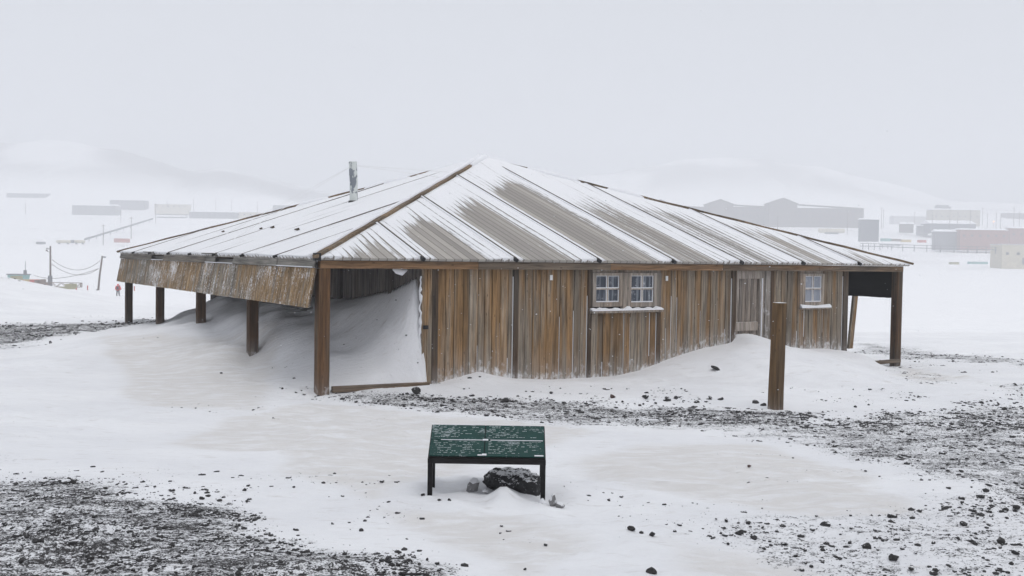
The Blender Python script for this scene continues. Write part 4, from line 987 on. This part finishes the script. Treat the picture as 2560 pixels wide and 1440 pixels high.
def dorm(px_g0, px_pk, px_g1, px_end, py_pk, py_eave, py_end, py_base, Y, lab):
    a_ = atf(px_g0, py_base, Y); b_ = atf(px_g1, py_base, Y); e_ = atf(px_end, py_base, Y)
    gw = b_[0]-a_[0]; hE = (py_base-py_eave)/F_PX*YS(Y); hP = (py_base-py_pk)/F_PX*YS(Y); L_ = e_[0]-b_[0]; hL = (py_base-py_end)/F_PX*YS(Y)
    root = empty('dormitory', (a_[0], YS(Y), a_[2])); tag(root, lab, 'building', 'brown dormitory blocks')
    pk = (px_pk-px_g0)/(px_g1-px_g0)*gw
    w_ = MB(); vs = [(0,0,-5),(gw,0,-5),(gw,0,hE),(pk,0,hP),(0,0,hE),(0,14,-5),(gw,14,-5),(gw,14,hE),(pk,14,hP),(0,14,hE)]
    w_.add(vs, [(0,1,2,3,4),(5,9,8,7,6),(0,4,9,5),(1,6,7,2)]); w_.box((gw+.01,1.0,-5),(gw+L_,13,hL*.93)); w_.build('wall', MT['brown_wall'], root)
    r_ = MB(); 
    for (xa, za, xb, zb_) in ((-.5,hE-.1,pk,hP+.15),(pk,hP+.15,gw+.6,hE-.1)):
        r_.add([(xa,-.5,za),(xb,-.5,zb_),(xb,14.5,zb_),(xa,14.5,za),(xa,-.5,za+.35),(xb,-.5,zb_+.35),(xb,14.5,zb_+.35),(xa,14.5,za+.35)], [(0,1,2,3),(4,7,6,5),(0,4,5,1),(1,5,6,2),(2,6,7,3),(3,7,4,0)])
    r_.add([(gw,.5,hE*.985),(gw+L_+.5,.5,hL*.93),(gw+L_+.5,13.5,hL*.93),(gw,13.5,hE*.985),(gw,7,hE*1.03),(gw+L_+.5,7,hL)], [(0,1,5,4),(2,3,4,5),(0,4,3),(1,2,5),(0,3,2,1)])
    r_.build('roof', MT['brown_wall'], root)
    for fl in range(3):
        nW = int(L_/4.5)
        for i in range(nW):
            q_ = MB(); x_ = gw+L_*(i+.5)/nW; z_ = hL*.93*(fl+.55)/3; q_.box((x_-.6,.93,z_-.6),(x_+.6,.997,z_+.6)); q_.build('window', MT['dark_glass'], root)
dorm(1922,1958,1992,2160,496,509,515,562,YB,'nearest brown dormitory block with tall gable at its left end')
dorm(1768,1800,1832,1921,499,510,512,560,YB+6,'brown dormitory block with gable in the middle of the row')
dorm(1612,1649,1682,1767,499,512,514,558,YB+12,'brown dormitory block farthest left, half hidden by the roof edge')
building('warehouse','building','small dark slate-blue building at the right end of the dormitories',2151,2197,545,585,400,'slate_wall',roofh=.8,group=None or 'buildings of the settlement')
building('warehouse','building','hazy tan building with rooftop plant behind the red one',2332,2450,520,560,500,'tan_wall',roofh=1.2,rows=0)
rp = atf(2357, 520, 506); p = MB(); p.box((-6,-2,.6),(6,2,1.0))
for i in range(6): p.box((-5.5+i*2,-1.5,-1.5),(-4.6+i*2,1.5,.6))
p.box((-5,-1.2,1.0),(4,1.2,2.2)); rpo = p.build('rooftop_plant', MT['grey_wall']); rpo.location = (rp[0], rp[1], rp[2]); tag(rpo, 'grey ventilation plant standing on the tan building\'s roof', 'machinery')
building('warehouse','building','long dull red building at the right behind the pipeline',2400,2520,570,606,390,'red_wall',roofh=.9)
building('warehouse','building','grey annex at the left end of the red building',2338,2399,573,606,392,'grey_wall',roofh=1.2)
building('warehouse','building','reddish block at the right edge beyond the red building',2524,2600,566,604,400,'red_wall',roofh=1)
building('warehouse','building','pale building with grey door at the right edge',2504,2640,612,660,330,'cream_wall',roofh=0,door=True,depth=10,roofmat='pale_roof')
building('quonset','building','dark arched snow-topped shed in front of the tan building',2326,2440,549,566,440,'slate_wall',roofh=2.4,depth=16)
building('shed','shed','small brown shed left of the arched shed',2252,2284,555,566,450,'brown_wall',roofh=1.2)
building('shed','shed','small grey shed beside the arched shed',2294,2320,562,572,445,'grey_wall',roofh=.6)
building('warehouse','building','hazy building at the far right behind the poles',2515,2600,528,560,560,'brown_wall',roofh=1.5)
building('hangar','building','low pale ribbed building between dormitories and tan building',2235,2325,537,556,520,'pale_roof',roofh=1.0)
LB = [(16,114,479,499,'grey_wall','grey building highest on the left slope'),(180,288,509,529,'grey_wall','dark grey building with sloping left end on the left slope'),(274,361,496,511,'grey_wall','hazy grey building behind the dark grey one'),(386,469,506,522,'cream_wall','cream building in the middle of the left slope'),(391,461,537,547,'grey_wall','low grey shed below the cream building'),(473,586,525,547,'grey_wall','long grey building nearest the hut roof on the left'),(588,680,526,543,'cream_wall','pale building touching the hut roof outline'),(682,758,509,530,'grey_wall','hazy block just above the hut roof on the left')]
for px0, px1, py0, py1, wm, lab in LB: building('warehouse','building',lab,px0,px1,py0,py1,500+(547-py1)*1.2,wm,roofh=1.3,rows=0)
# containers and tanks on the left
def container(label, px0, px1, py0, py1, Y, mat, group='containers on the left flat'):
    a_, b_ = atf(px0, py1, Y), atf(px1, py1, Y); w = b_[0]-a_[0]; h = (py1-py0)/F_PX*YS(Y)
    root = empty('shipping_container', ((a_[0]+b_[0])/2, YS(Y)+1.2, a_[2])); tag(root, label, 'container', group)
    p = MB(); n = max(4, int(w/.3)); d = 1.2
    for i in range(n):
        x0 = -w/2+w*i/n; x1 = -w/2+w*(i+1)/n; o_ = .04 if i%2 else 0; p.box((x0+.002,-d+o_,.12),(x1-.002,d-o_,h-.12))
    p.build('body', MT[mat], root)
    p = MB(); 
    for z_ in (0, h-.12): p.box((-w/2-.05,-d-.05,z_),(w/2+.05,d+.05,z_+.118))
    p.build('rails', MT[mat], root)
    for y_ in (-1,1):
        q_ = MB(); q_.box((w/2+.003,min(y_*.03,y_*1.1),.2),(w/2+.06,max(y_*.03,y_*1.1),h-.2)); q_.build('door', MT[mat], root)
container('small grey container at far left on the snow flat', 90,108,604,613,350,'grey_wall')
container('pinkish red container alone below the left slope', 285,320,596,606,350,'pink_wall')
for (a__, b__, lab) in ((141,177,'cream fuel tank, left one of the pair on the left flat'),(186,212,'cream fuel tank, right one of the pair on the left flat')):
    q1, q2 = atf(a__, 604, 352), atf(b__, 604, 352); rt_ = empty('fuel_tank', tuple((q1+q2)/2)); tag(rt_, lab, 'tank', 'cream fuel tanks')
    hw_ = (q2[0]-q1[0])/2; p = MB(); p.tube([(-hw_,0,0),(-hw_+.3,0,0),(hw_-.3,0,0),(hw_,0,0)], [.45,.68,.68,.45], 14); p.build('tank_shell', MT['cream_wall'], rt_, smooth=True)
    for x_ in (-hw_*.6, hw_*.6):
        p = MB(); p.box((x_-.2,-.6,-1.2),(x_+.2,.6,-.4)); p.build('saddle', MT['grey_wall'], rt_)
q1 = atf(181, 604, 351); p = MB(); p.box((-.55,-.5,-.7),(.55,.5,.55)); p.box((-.3,-.3,.55),(.3,.3,.75)); p.build('pump', MT['slate_wall']).location = tuple(q1); tag(bpy.data.objects['pump'], 'dark pump box between the two cream tanks', 'pump')
q1, q2 = atf(2046, 577, 410), atf(2112, 577, 410); rt_ = empty('fuel_tank', tuple((q1+q2)/2)); tag(rt_, 'long pale tank half buried in snow below the dormitories', 'tank')
hw_ = (q2[0]-q1[0])/2; p = MB(); p.tube([(-hw_,0,0),(-hw_+.6,0,0),(hw_-.6,0,0),(hw_,0,0)], [.7,1.25,1.25,.7], 14); p.build('tank_shell', MT['cream_wall'], rt_, smooth=True); p = MB(); p.box((-hw_*.5,-.8,-1.8),(hw_*.5,.8,-.9)); p.build('saddle', MT['grey_wall'], rt_)
# coloured crates in front of the red building
for px0, px1, py0, py1, mt, lab in ((2205,2228,596,603,'teal_paint','teal crate leftmost in the hazy row before the red building'),(2232,2252,597,603,'brown_paint','brown crate second in the hazy row before the red building'),(2256,2278,599,605,'yellow_paint','yellow crate third in the hazy row before the red building'),(2298,2316,600,606,'red_paint','reddish crate rightmost in the hazy row before the red building'),(2378,2398,655,661,'olive_paint','dull olive crate left of the pale building at right edge'),(2425,2470,654,660,'teal_paint','long grey-green crate beside the pale building')):
    container(lab, px0, px1, py0, py1, 360 if py1 < 640 else 325, mt, 'crates on the right flat')
# fence-like pipeline, power poles
def pole(label, px, pyt, pyb, Y, r=.16, arm=1.2, lean=0.0, lamp=False, group='far utility poles', name='utility_pole', lampmat=None):
    b_ = atf(px, pyb, Y); h = (pyb-pyt)/F_PX*YS(Y); root = empty(name, tuple(b_)); tag(root, label, 'pole', group)
    p = MB(); p.tube([(0,0,-1.5),(lean*.5,0,h*.5),(lean,0,h)], [r,r*.9,r*.75], 8); p.build('pole_shaft', MT['pole_wood'], root, smooth=True)
    if arm:
        p = MB(); p.bar((lean*.9-arm,0,h*.93),(lean*.9+arm,0,h*.93),.14,.16); p.build('crossarm', MT['pole_wood'], root)
    return root, b_, h
for px, pyt, pyb, Y, lab in ((258,561,607,350,'hazy power pole with crossarm above the pinkish container, left one'),(328,542,589,360,'hazy power pole right above the pinkish container'),(389,508,552,420,'hazy pole at the top end of the long dark pipeline'),(64,506,529,470,'hazy pole below the highest grey building'),(302,528,552,440,'short hazy pole under the dark grey building'),(418,493,512,500,'hazy pole behind the cream building'),(484,500,526,500,'hazy pole just left of the long grey building'),(539,498,525,505,'hazy pole above the left half of the long grey building'),(579,500,526,505,'hazy pole above the right end of the long grey building'),(643,505,527,505,'hazy pole above the pale building by the roof'),
    (1944,540,577,400,'hazy pole in front of the nearest dormitory'),(2118,530,580,415,'hazy pole before the right end of the nearest dormitory'),(2203,518,567,440,'tall hazy pole just right of the slate-blue building'),(2208,524,565,445,'second hazy pole close beside the tall one'),(2286,530,556,500,'hazy pole left of the tan building'),(2330,535,577,430,'hazy pole at the left corner of the tan building'),(2374,523,569,440,'hazy pole over the left half of the red building'),(2394,530,569,440,'hazy pole over the grey annex and red building joint'),(2425,524,568,440,'hazy pole over the middle of the tan building'),(2456,519,557,450,'tall hazy pole at the right corner of the tan building'),(2468,534,563,450,'short hazy pole right of the tan building'),(2490,531,566,445,'hazy pole beside the small orange lamp'),(2501,536,566,445,'hazy pole second right of the orange lamp'),(2534,518,566,445,'tall hazy pole nearest the right edge'),(2548,528,566,445,'hazy pole touching the right edge')):
    pole(lab, px, pyt, pyb, Y, .17, 1.0 if pyb-pyt > 40 else .7)
# lit orange lamp on a bracket pole
b_ = atf(2483, 566, 443); lp = empty('street_lamp', tuple(b_)); tag(lp, 'lit orange street lamp among the hazy poles at right', 'street lamp')
p = MB(); p.tube([(0,0,-1),(0,0,2.7),(0,-.4,3.0)], .1, 8); p.build('pole_shaft', MT['pole_wood'], lp)
m, nt, b = nm('orange_lamp'); b.inputs['Emission Color'].default_value = (1,.28,.06,1); b.inputs['Emission Strength'].default_value = 9; b.inputs['Base Color'].default_value = (1,.4,.1,1)
p = MB(); p.tube([(0,-.4,2.75),(0,-.4,3.1)], [.3,.22], 10); p.build('lamp_head', m, lp)
# pipelines (supports and pipes)
def pipeline(label, pts, Y, r=.28, nsup=12, mat='grey_wall', two=True):
    P = [atf(px, py, yy) for (px, py), yy in zip(pts, Y)]; root = empty('pipeline', tuple(P[0])); tag(root, label, 'pipeline')
    Q = [Vector(tuple(p_-P[0])) for p_ in P]
    m_ = MB(); m_.tube(Q, r, 8); m_.build('pipe', MT[mat], root)
    if two: m_ = MB(); m_.tube([q_+Vector((0,0,1.1)) for q_ in Q], r*.7, 8); m_.build('pipe', MT[mat], root)
    for i in range(nsup):
        t = (i+.5)/nsup*(len(Q)-1); k = min(int(t), len(Q)-2); c_ = Q[k].lerp(Q[k+1], t-k)
        m_ = MB(); m_.box((c_.x-.12,c_.y-.12,c_.z-1.6),(c_.x+.12,c_.y+.12,c_.z+(1.1 if two else 0))); m_.build('support', MT[mat], root)
pipeline('long dark pipeline climbing the left slope behind the containers', [(213,598),(300,572),(381,547)], [352,385,425], .5, 10, two=False)
pipeline('double pipeline on low supports crossing the right flat', [(2150,615),(2200,616),(2300,620),(2420,623),(2500,625)], [340,340,338,335,332], .16, 14)
pipeline('short upper pipe run behind the double pipeline', [(2200,612),(2252,613)], [348,348], .18, 4, two=False)
# near utility poles with sagging cables
r1_, b1, h1 = pole('tall utility pole with crossarm behind the left mound', 126, 615, 724, 190, .2, 0, name='utility_pole', group='utility poles on the left')
p = MB(); p.bar((-.15,0,h1*.93),(-.8,0,h1*.95),.12,.12); p.bar((-.7,-.3,h1*.9),(-.7,.3,h1*.9),.1,.3); p.bar((-.15,0,h1*.86),(-.6,0,h1*.88),.08,.08); p.build('crossarm', MT['pole_wood'], r1_)
p = MB(); p.box((-.35,-.3,0),(.25,.3,h1*.32)); p.build('cable_duct', MT['grey_wall'], r1_)
r2_, b2, h2 = pole('leaning utility pole with lamp head left of the red-clad person', 243, 640, 733, 180, .2, 0, lean=.9, group='utility poles on the left')
p = MB(); p.bar((.9,0,h2*.98),(1.5,0,h2*.97),.2,.22); p.build('lamp_head', MT['grey_wall'], r2_)
p = MB(); p.bar((-.35,0,-.2),(.3,0,.5),.5,.7); p.build('pole_foot', MT['pole_wood'], r2_)
def cable(label, pa, pb, low, Ya, Yb):
    a_, b_ = Vector(tuple(atf(*pa, Ya))), Vector(tuple(atf(*pb, Yb))); mid = Vector(tuple(atf(*low, (Ya+Yb)/2)))
    pts = []
    for i in range(21):
        t = i/20; pts.append(tuple(a_*(1-t)*(1-2*t)+mid*4*t*(1-t)+b_*t*(2*t-1)))
    p = MB(); p.tube([Vector(q_)-a_ for q_ in pts], .045, 5); o = p.build('cable', MT['pole_wood']); o.location = a_; tag(o, label, 'cable', 'cables between the left utility poles')
cable('uppermost sagging cable between the two left utility poles', (130,649), (250,652), (191,675), 190, 180)
cable('middle sagging cable between the two left utility poles', (129,660), (247,671), (190,687), 190, 180)
cable('lowest cable running past the tall utility pole to the leaning one', (85,688), (246,672), (150,695), 195, 180)
# things on the sea-ice side behind the mound
container('red shipping container, left of the striped row behind the mound', 46,58,699,716,205,'red_paint')
container('yellow shipping container between two red ones behind the mound', 59,73,699,718,205,'yellow_paint')
container('red shipping container, right of the yellow one behind the mound', 74,86,699,720,205,'red_paint')
container('olive tan crate at left edge before the teal cabin', 26,42,690,706,200,'olive_paint')
container('low olive tan crate left of the taller one beside the boom', 148,162,717,733,185,'olive_paint')
container('tall olive tan crate at the right of the boom', 162,178,710,735,184,'olive_paint')
cb_ = atf(47, 700, 215); tc_ = empty('teal_cabin', tuple(cb_)); tag(tc_, 'teal cabin with flared sides and a mast behind the mound', 'cabin')
p = MB(); p.add([(-1.9,-1,-1.5),(1.5,-1,-1.5),(1.5,1,-1.5),(-1.9,1,-1.5),(-1.9,-1,1.1),(1.9,-1,1.1),(1.9,1,1.1),(-1.9,1,1.1)], [(0,3,2,1),(4,5,6,7),(0,1,5,4),(1,2,6,5),(2,3,7,6),(3,0,4,7)]); p.build('body', MT['teal_paint'], tc_)
p = MB(); p.box((-2.1,-1.2,1.103),(2.1,1.2,1.3)); p.build('roof', MT['grey_wall'], tc_)
p = MB(); p.tube([(1.4,0,1.3),(1.4,0,4)], .06, 6); p.box((1.1,-.25,1.303),(1.6,.25,2.1)); p.build('mast', MT['grey_wall'], tc_)
for px, lab, s in ((95,'brown snow vehicle behind the mound, left one',1),(109,'brown snow vehicle behind the mound, right one',1.1)):
    c_ = atf(px, 716, 195); rt_ = empty('snow_vehicle', tuple(c_)); tag(rt_, lab, 'vehicle', 'snow vehicles behind the mound')
    p = MB(); p.box((-.5*s,-.9,.25),(.5*s,.9,.8)); p.box((-.42*s,-.7,.8),(.2*s,.7,1.25*s)); p.build('body', MT['brown_paint'], rt_, bevel=.08)
    for y_ in (-.75,.75):
        p = MB(); p.box((-.55*s,y_-.2,-.4),(.55*s,y_+.2,.245)); p.build('track', MT['dark_glass'], rt_, bevel=.1)
# lattice boom
q1, q2, q3 = atf(117,706,188), atf(203,706,188), atf(203,718,188); hh = q1[2]-q3[2]; LN = q2[0]-q1[0]
bm_ = MB()
for y_ in (-.3,.3):
    for z_ in (0,-hh): bm_.bar((0,y_,z_),(LN,y_,z_),.09,.09)
    for i in range(7):
        x0 = LN*i/7; x1 = LN*(i+1)/7; bm_.bar((x0,y_,0 if i%2 else -hh),(x1,y_,-hh if i%2 else 0),.07,.07)
    bm_.bar((LN,y_,0),(LN,y_,-hh),.14,.14,up=(1,0,0)); bm_.bar((0,y_,0),(0,y_,-hh),.14,.14,up=(1,0,0))
for i in (1,4): bm_.bar((LN*i/6,0,-hh),(LN*i/6,0,-hh-1.6),.12,.12,up=(1,0,0))
o = bm_.build('lattice_boom', MT['brown_paint']); o.location = tuple(q1); tag(o, 'horizontal steel lattice boom lying between the left utility poles', 'boom')
for px, pyt, pyb, le, lab in ((188,720,731,.25,'short leaning red marker post between the crates and leaning pole'),(219,714,733,0,'upright red marker post left of the leaning utility pole'),(336,716,724,0,'tiny red marker post seen between the left verandah posts')):
    c_ = atf(px, pyb, 180); h = (pyb-pyt)/F_PX*180; p = MB(); p.tube([(0,0,-.5),(le,0,h)], .1, 8); p.tube([(le*.8,0,h*.8),(le,0,h+.02)], .115, 8); o = p.build('marker_post', MT['red_paint']); o.location = tuple(c_); tag(o, lab, 'post', 'red marker posts')
# snow berms
for px0, py0, px1, py1, Y, w_ in ((2290,631,2700,636,345,.7),):
    pass

# ------------------------------------------------------------------ person in red parka, walking away
pc = at_depth(295, 747, 154); S_ = 1.86/1.8
per = empty('person', (pc[0], pc[1], g1(pc[0], pc[1]))); tag(per, 'person in red parka and grey trousers walking away on the snow flat', 'person')
def skin(name, verts, edges, rad, mat, parent, root=0):
    me = bpy.data.meshes.new(name); me.from_pydata(verts, edges, []); o = bpy.data.objects.new(name, me); COL.objects.link(o); o.parent = parent
    md = o.modifiers.new('skin', 'SKIN')
    bm = bmesh.new(); bm.from_mesh(me); ly = bm.verts.layers.skin.verify(); bm.verts.ensure_lookup_table()
    for i, r_ in enumerate(rad): bm.verts[i][ly].radius = (r_, r_*.85)
    bm.verts[root][ly].use_root = True; bm.to_mesh(me); bm.free()
    o.modifiers.new('sub', 'SUBSURF').levels = 2; o.modifiers['sub'].render_levels = 2
    me.materials.append(mat); return o
MT['skin_c'] = plain('skin', (.45,.28,.2), .6); MT['parka'] = plain('red_parka', (.62,.02,.02), .8, .2, 6); MT['trouser'] = plain('grey_trousers', (.035,.035,.045), .9); MT['pack'] = plain('navy_pack', (.02,.022,.04), .9)
sk_v = [(0,0,.95),(0,0,1.2),(0,0,1.42),(0,0,1.52),(0,-.01,1.66),(0,-.01,1.76), (.2,0,1.42),(.3,-.02,1.14),(.33,-.1,.9),(.33,-.14,.83), (-.2,0,1.42),(-.3,-.02,1.14),(-.33,-.1,.9),(-.33,-.14,.83), (.11,0,.88),(.15,-.04,.48),(.17,.05,.08),(.17,-.1,.03), (-.11,0,.88),(-.15,.05,.48),(-.17,-.03,.08),(-.17,-.2,.03)]
sk_e = [(0,1),(1,2),(2,3),(3,4),(4,5),(2,6),(6,7),(7,8),(8,9),(2,10),(10,11),(11,12),(12,13),(0,14),(14,15),(15,16),(16,17),(0,18),(18,19),(19,20),(20,21)]
sk_r = [.15,.13,.15,.06,.1,.08,.07,.05,.04,.045,.07,.05,.04,.045,.09,.065,.045,.05,.09,.065,.045,.05]
skin('body', sk_v, sk_e, sk_r, MT['skin_c'], per)
skin('parka', [(0,0,.78),(0,0,1.0),(0,0,1.25),(0,0,1.42),(.22,0,1.42),(.33,-.02,1.14),(.36,-.1,.92),(-.22,0,1.42),(-.33,-.02,1.14),(-.36,-.1,.92)], [(0,1),(1,2),(2,3),(3,4),(4,5),(5,6),(3,7),(7,8),(8,9)], [.29,.28,.27,.22,.14,.12,.1,.14,.12,.1], MT['parka'], per)
skin('hood', [(0,.02,1.5),(0,.02,1.65),(0,.0,1.76)], [(0,1),(1,2)], [.14,.155,.11], MT['parka'], per)
skin('trousers', [(0,0,.86),(.12,0,.82),(.16,-.04,.46),(.17,.05,.12),(-.12,0,.82),(-.16,.05,.46),(-.17,-.03,.12)], [(0,1),(1,2),(2,3),(0,4),(4,5),(5,6)], [.18,.14,.115,.1,.14,.115,.1], MT['trouser'], per)
for x_, y_ in ((.17,.02),(-.17,-.08)):
    p = MB(); p.box((x_-.07,y_-.2,-.02),(x_+.07,y_+.1,.12)); p.build('boot', MT['black'], per, bevel=.03)
per.scale = (1.08,1.08,1.08)
# face side is away from the camera: turn the figure
per.rotation_euler = (0,0,math.pi)
bp = empty('backpack', (pc[0]+.06, pc[1]-.34, g1(pc[0], pc[1])+1.05)); tag(bp, 'dark navy backpack worn by the person in the red parka', 'backpack')
p = MB(); p.box((-.17,-.14,0),(.17,.1,.5)); p.build('bag', MT['pack'], bp, bevel=.06)
p = MB(); p.box((-.13,-.2,.08),(.13,-.143,.3)); p.build('pocket', MT['pack'], bp, bevel=.03)
p = MB(); p.tube([(.3,0,-.1),(.33,0,.75)], .03, 6); p.build('ice_axe', MT['pack'], bp)

# ------------------------------------------------------------------ drifting snowflakes near the hut
nfl = 1400; P = np.c_[rng.uniform(-7,11,nfl), rng.uniform(6,20,nfl), rng.uniform(.1,4.6,nfl)]
uu_, vv_ = to_uv(P[:,0], P[:,1]); P = P[vv_ < -.1]; nfl = len(P)
V0, F0 = ico(1); sc_ = rng.uniform(.002,.0045,nfl)
W = (V0[None]*sc_[:,None,None]*np.array([1.6,1,1])+P[:,None]).reshape(-1,3); Fx = (F0[None]+(np.arange(nfl)*len(V0))[:,None,None]).reshape(-1,3)
me = bpy.data.meshes.new('snowflakes'); me.from_pydata(W.tolist(), [], Fx.tolist()); me.materials.append(MT['snow'])
o = bpy.data.objects.new('snowflakes', me); COL.objects.link(o); tag(o, 'fine snowflakes blowing through the air before the hut', 'snowflakes', kind='stuff')

# ------------------------------------------------------------------ haze (blowing snow in the air)
hm = MB(); hm.box((-1020,-70,-14),(1040,1720,205)); hz = hm.build('haze', [])
m = bpy.data.materials.new('blowing_snow_haze'); m.use_nodes = True; nt = m.node_tree; nt.nodes.clear()
out = nt.nodes.new('ShaderNodeOutputMaterial'); pv = nt.nodes.new('ShaderNodeVolumePrincipled')
pv.inputs['Color'].default_value = (.845,.855,.88,1); pv.inputs['Density'].default_value = .00175; pv.inputs['Anisotropy'].default_value = .0
nt.links.new(pv.outputs[0], out.inputs['Volume']); hz.data.materials.append(m); tag(hz, 'pale blowing snow and fog filling the air', 'haze', kind='stuff')

# ------------------------------------------------------------------ light
w = bpy.data.worlds.new('World'); scene.world = w; w.use_nodes = True; nt = w.node_tree; bg = nt.nodes['Background']
sky = nt.nodes.new('ShaderNodeTexSky'); sky.sky_type = 'NISHITA'; sky.sun_disc = False
SE, SR = math.radians(55), math.radians(150)
sky.sun_elevation = SE; sky.sun_rotation = SR; sky.air_density = 1.0; sky.dust_density = 4.0; sky.ozone_density = 1.0
hsv = nt.nodes.new('ShaderNodeHueSaturation'); hsv.inputs['Saturation'].default_value = .22; hsv.inputs['Value'].default_value = 1.0
mx = nt.nodes.new('ShaderNodeMix'); mx.data_type = 'RGBA'; mx.inputs[0].default_value = .72; mx.inputs[7].default_value = (6.12,6.40,6.8,1)
nt.links.new(sky.outputs[0], hsv.inputs['Color']); nt.links.new(hsv.outputs[0], mx.inputs[6]); 
tcw = nt.nodes.new('ShaderNodeTexCoord'); spw = nt.nodes.new('ShaderNodeSeparateXYZ'); nt.links.new(tcw.outputs['Generated'], spw.inputs[0])
mr = nt.nodes.new('ShaderNodeMapRange'); nt.links.new(spw.outputs['Z'], mr.inputs['Value']); mr.inputs['From Min'].default_value = .15; mr.inputs['From Max'].default_value = 1.0; mr.inputs['To Min'].default_value = 1.0; mr.inputs['To Max'].default_value = 1.9
mw = nt.nodes.new('ShaderNodeVectorMath'); mw.operation = 'SCALE'; nt.links.new(mx.outputs[2], mw.inputs[0]); nt.links.new(mr.outputs['Result'], mw.inputs['Scale']); nt.links.new(mw.outputs[0], bg.inputs['Color']); bg.inputs['Strength'].default_value = .098
sd = bpy.data.lights.new('sun', 'SUN'); sd.energy = 1.42; sd.angle = math.radians(50); sd.color = (1,.97,.93)
so = bpy.data.objects.new('sun', sd); COL.objects.link(so)
# sun_rotation is clockwise from +Y seen from above
dirv = Vector((math.sin(SR)*math.cos(SE), math.cos(SR)*math.cos(SE), math.sin(SE))); so.rotation_euler = dirv.to_track_quat('Z', 'Y').to_euler()

# ------------------------------------------------------------------ camera
cd = bpy.data.cameras.new('camera'); cam = bpy.data.objects.new('camera', cd); COL.objects.link(cam); scene.camera = cam
cd.sensor_width = 36; cd.lens = F_PX/2560*36; cd.clip_start = .1; cd.clip_end = 5000
mt4 = Matrix.Identity(4)
for i in range(3):
    for j in range(3): mt4[i][j] = M3[i,j]
mt4.translation = Vector(tuple(O)); cam.matrix_world = mt4
scene.view_settings.view_transform = 'Standard'; scene.view_settings.look = 'None'; scene.view_settings.exposure = 0.0; scene.view_settings.gamma = 1
try:
    scene.cycles.volume_bounces = 5; scene.cycles.max_bounces = 10; scene.cycles.diffuse_bounces = 4
except Exception: pass
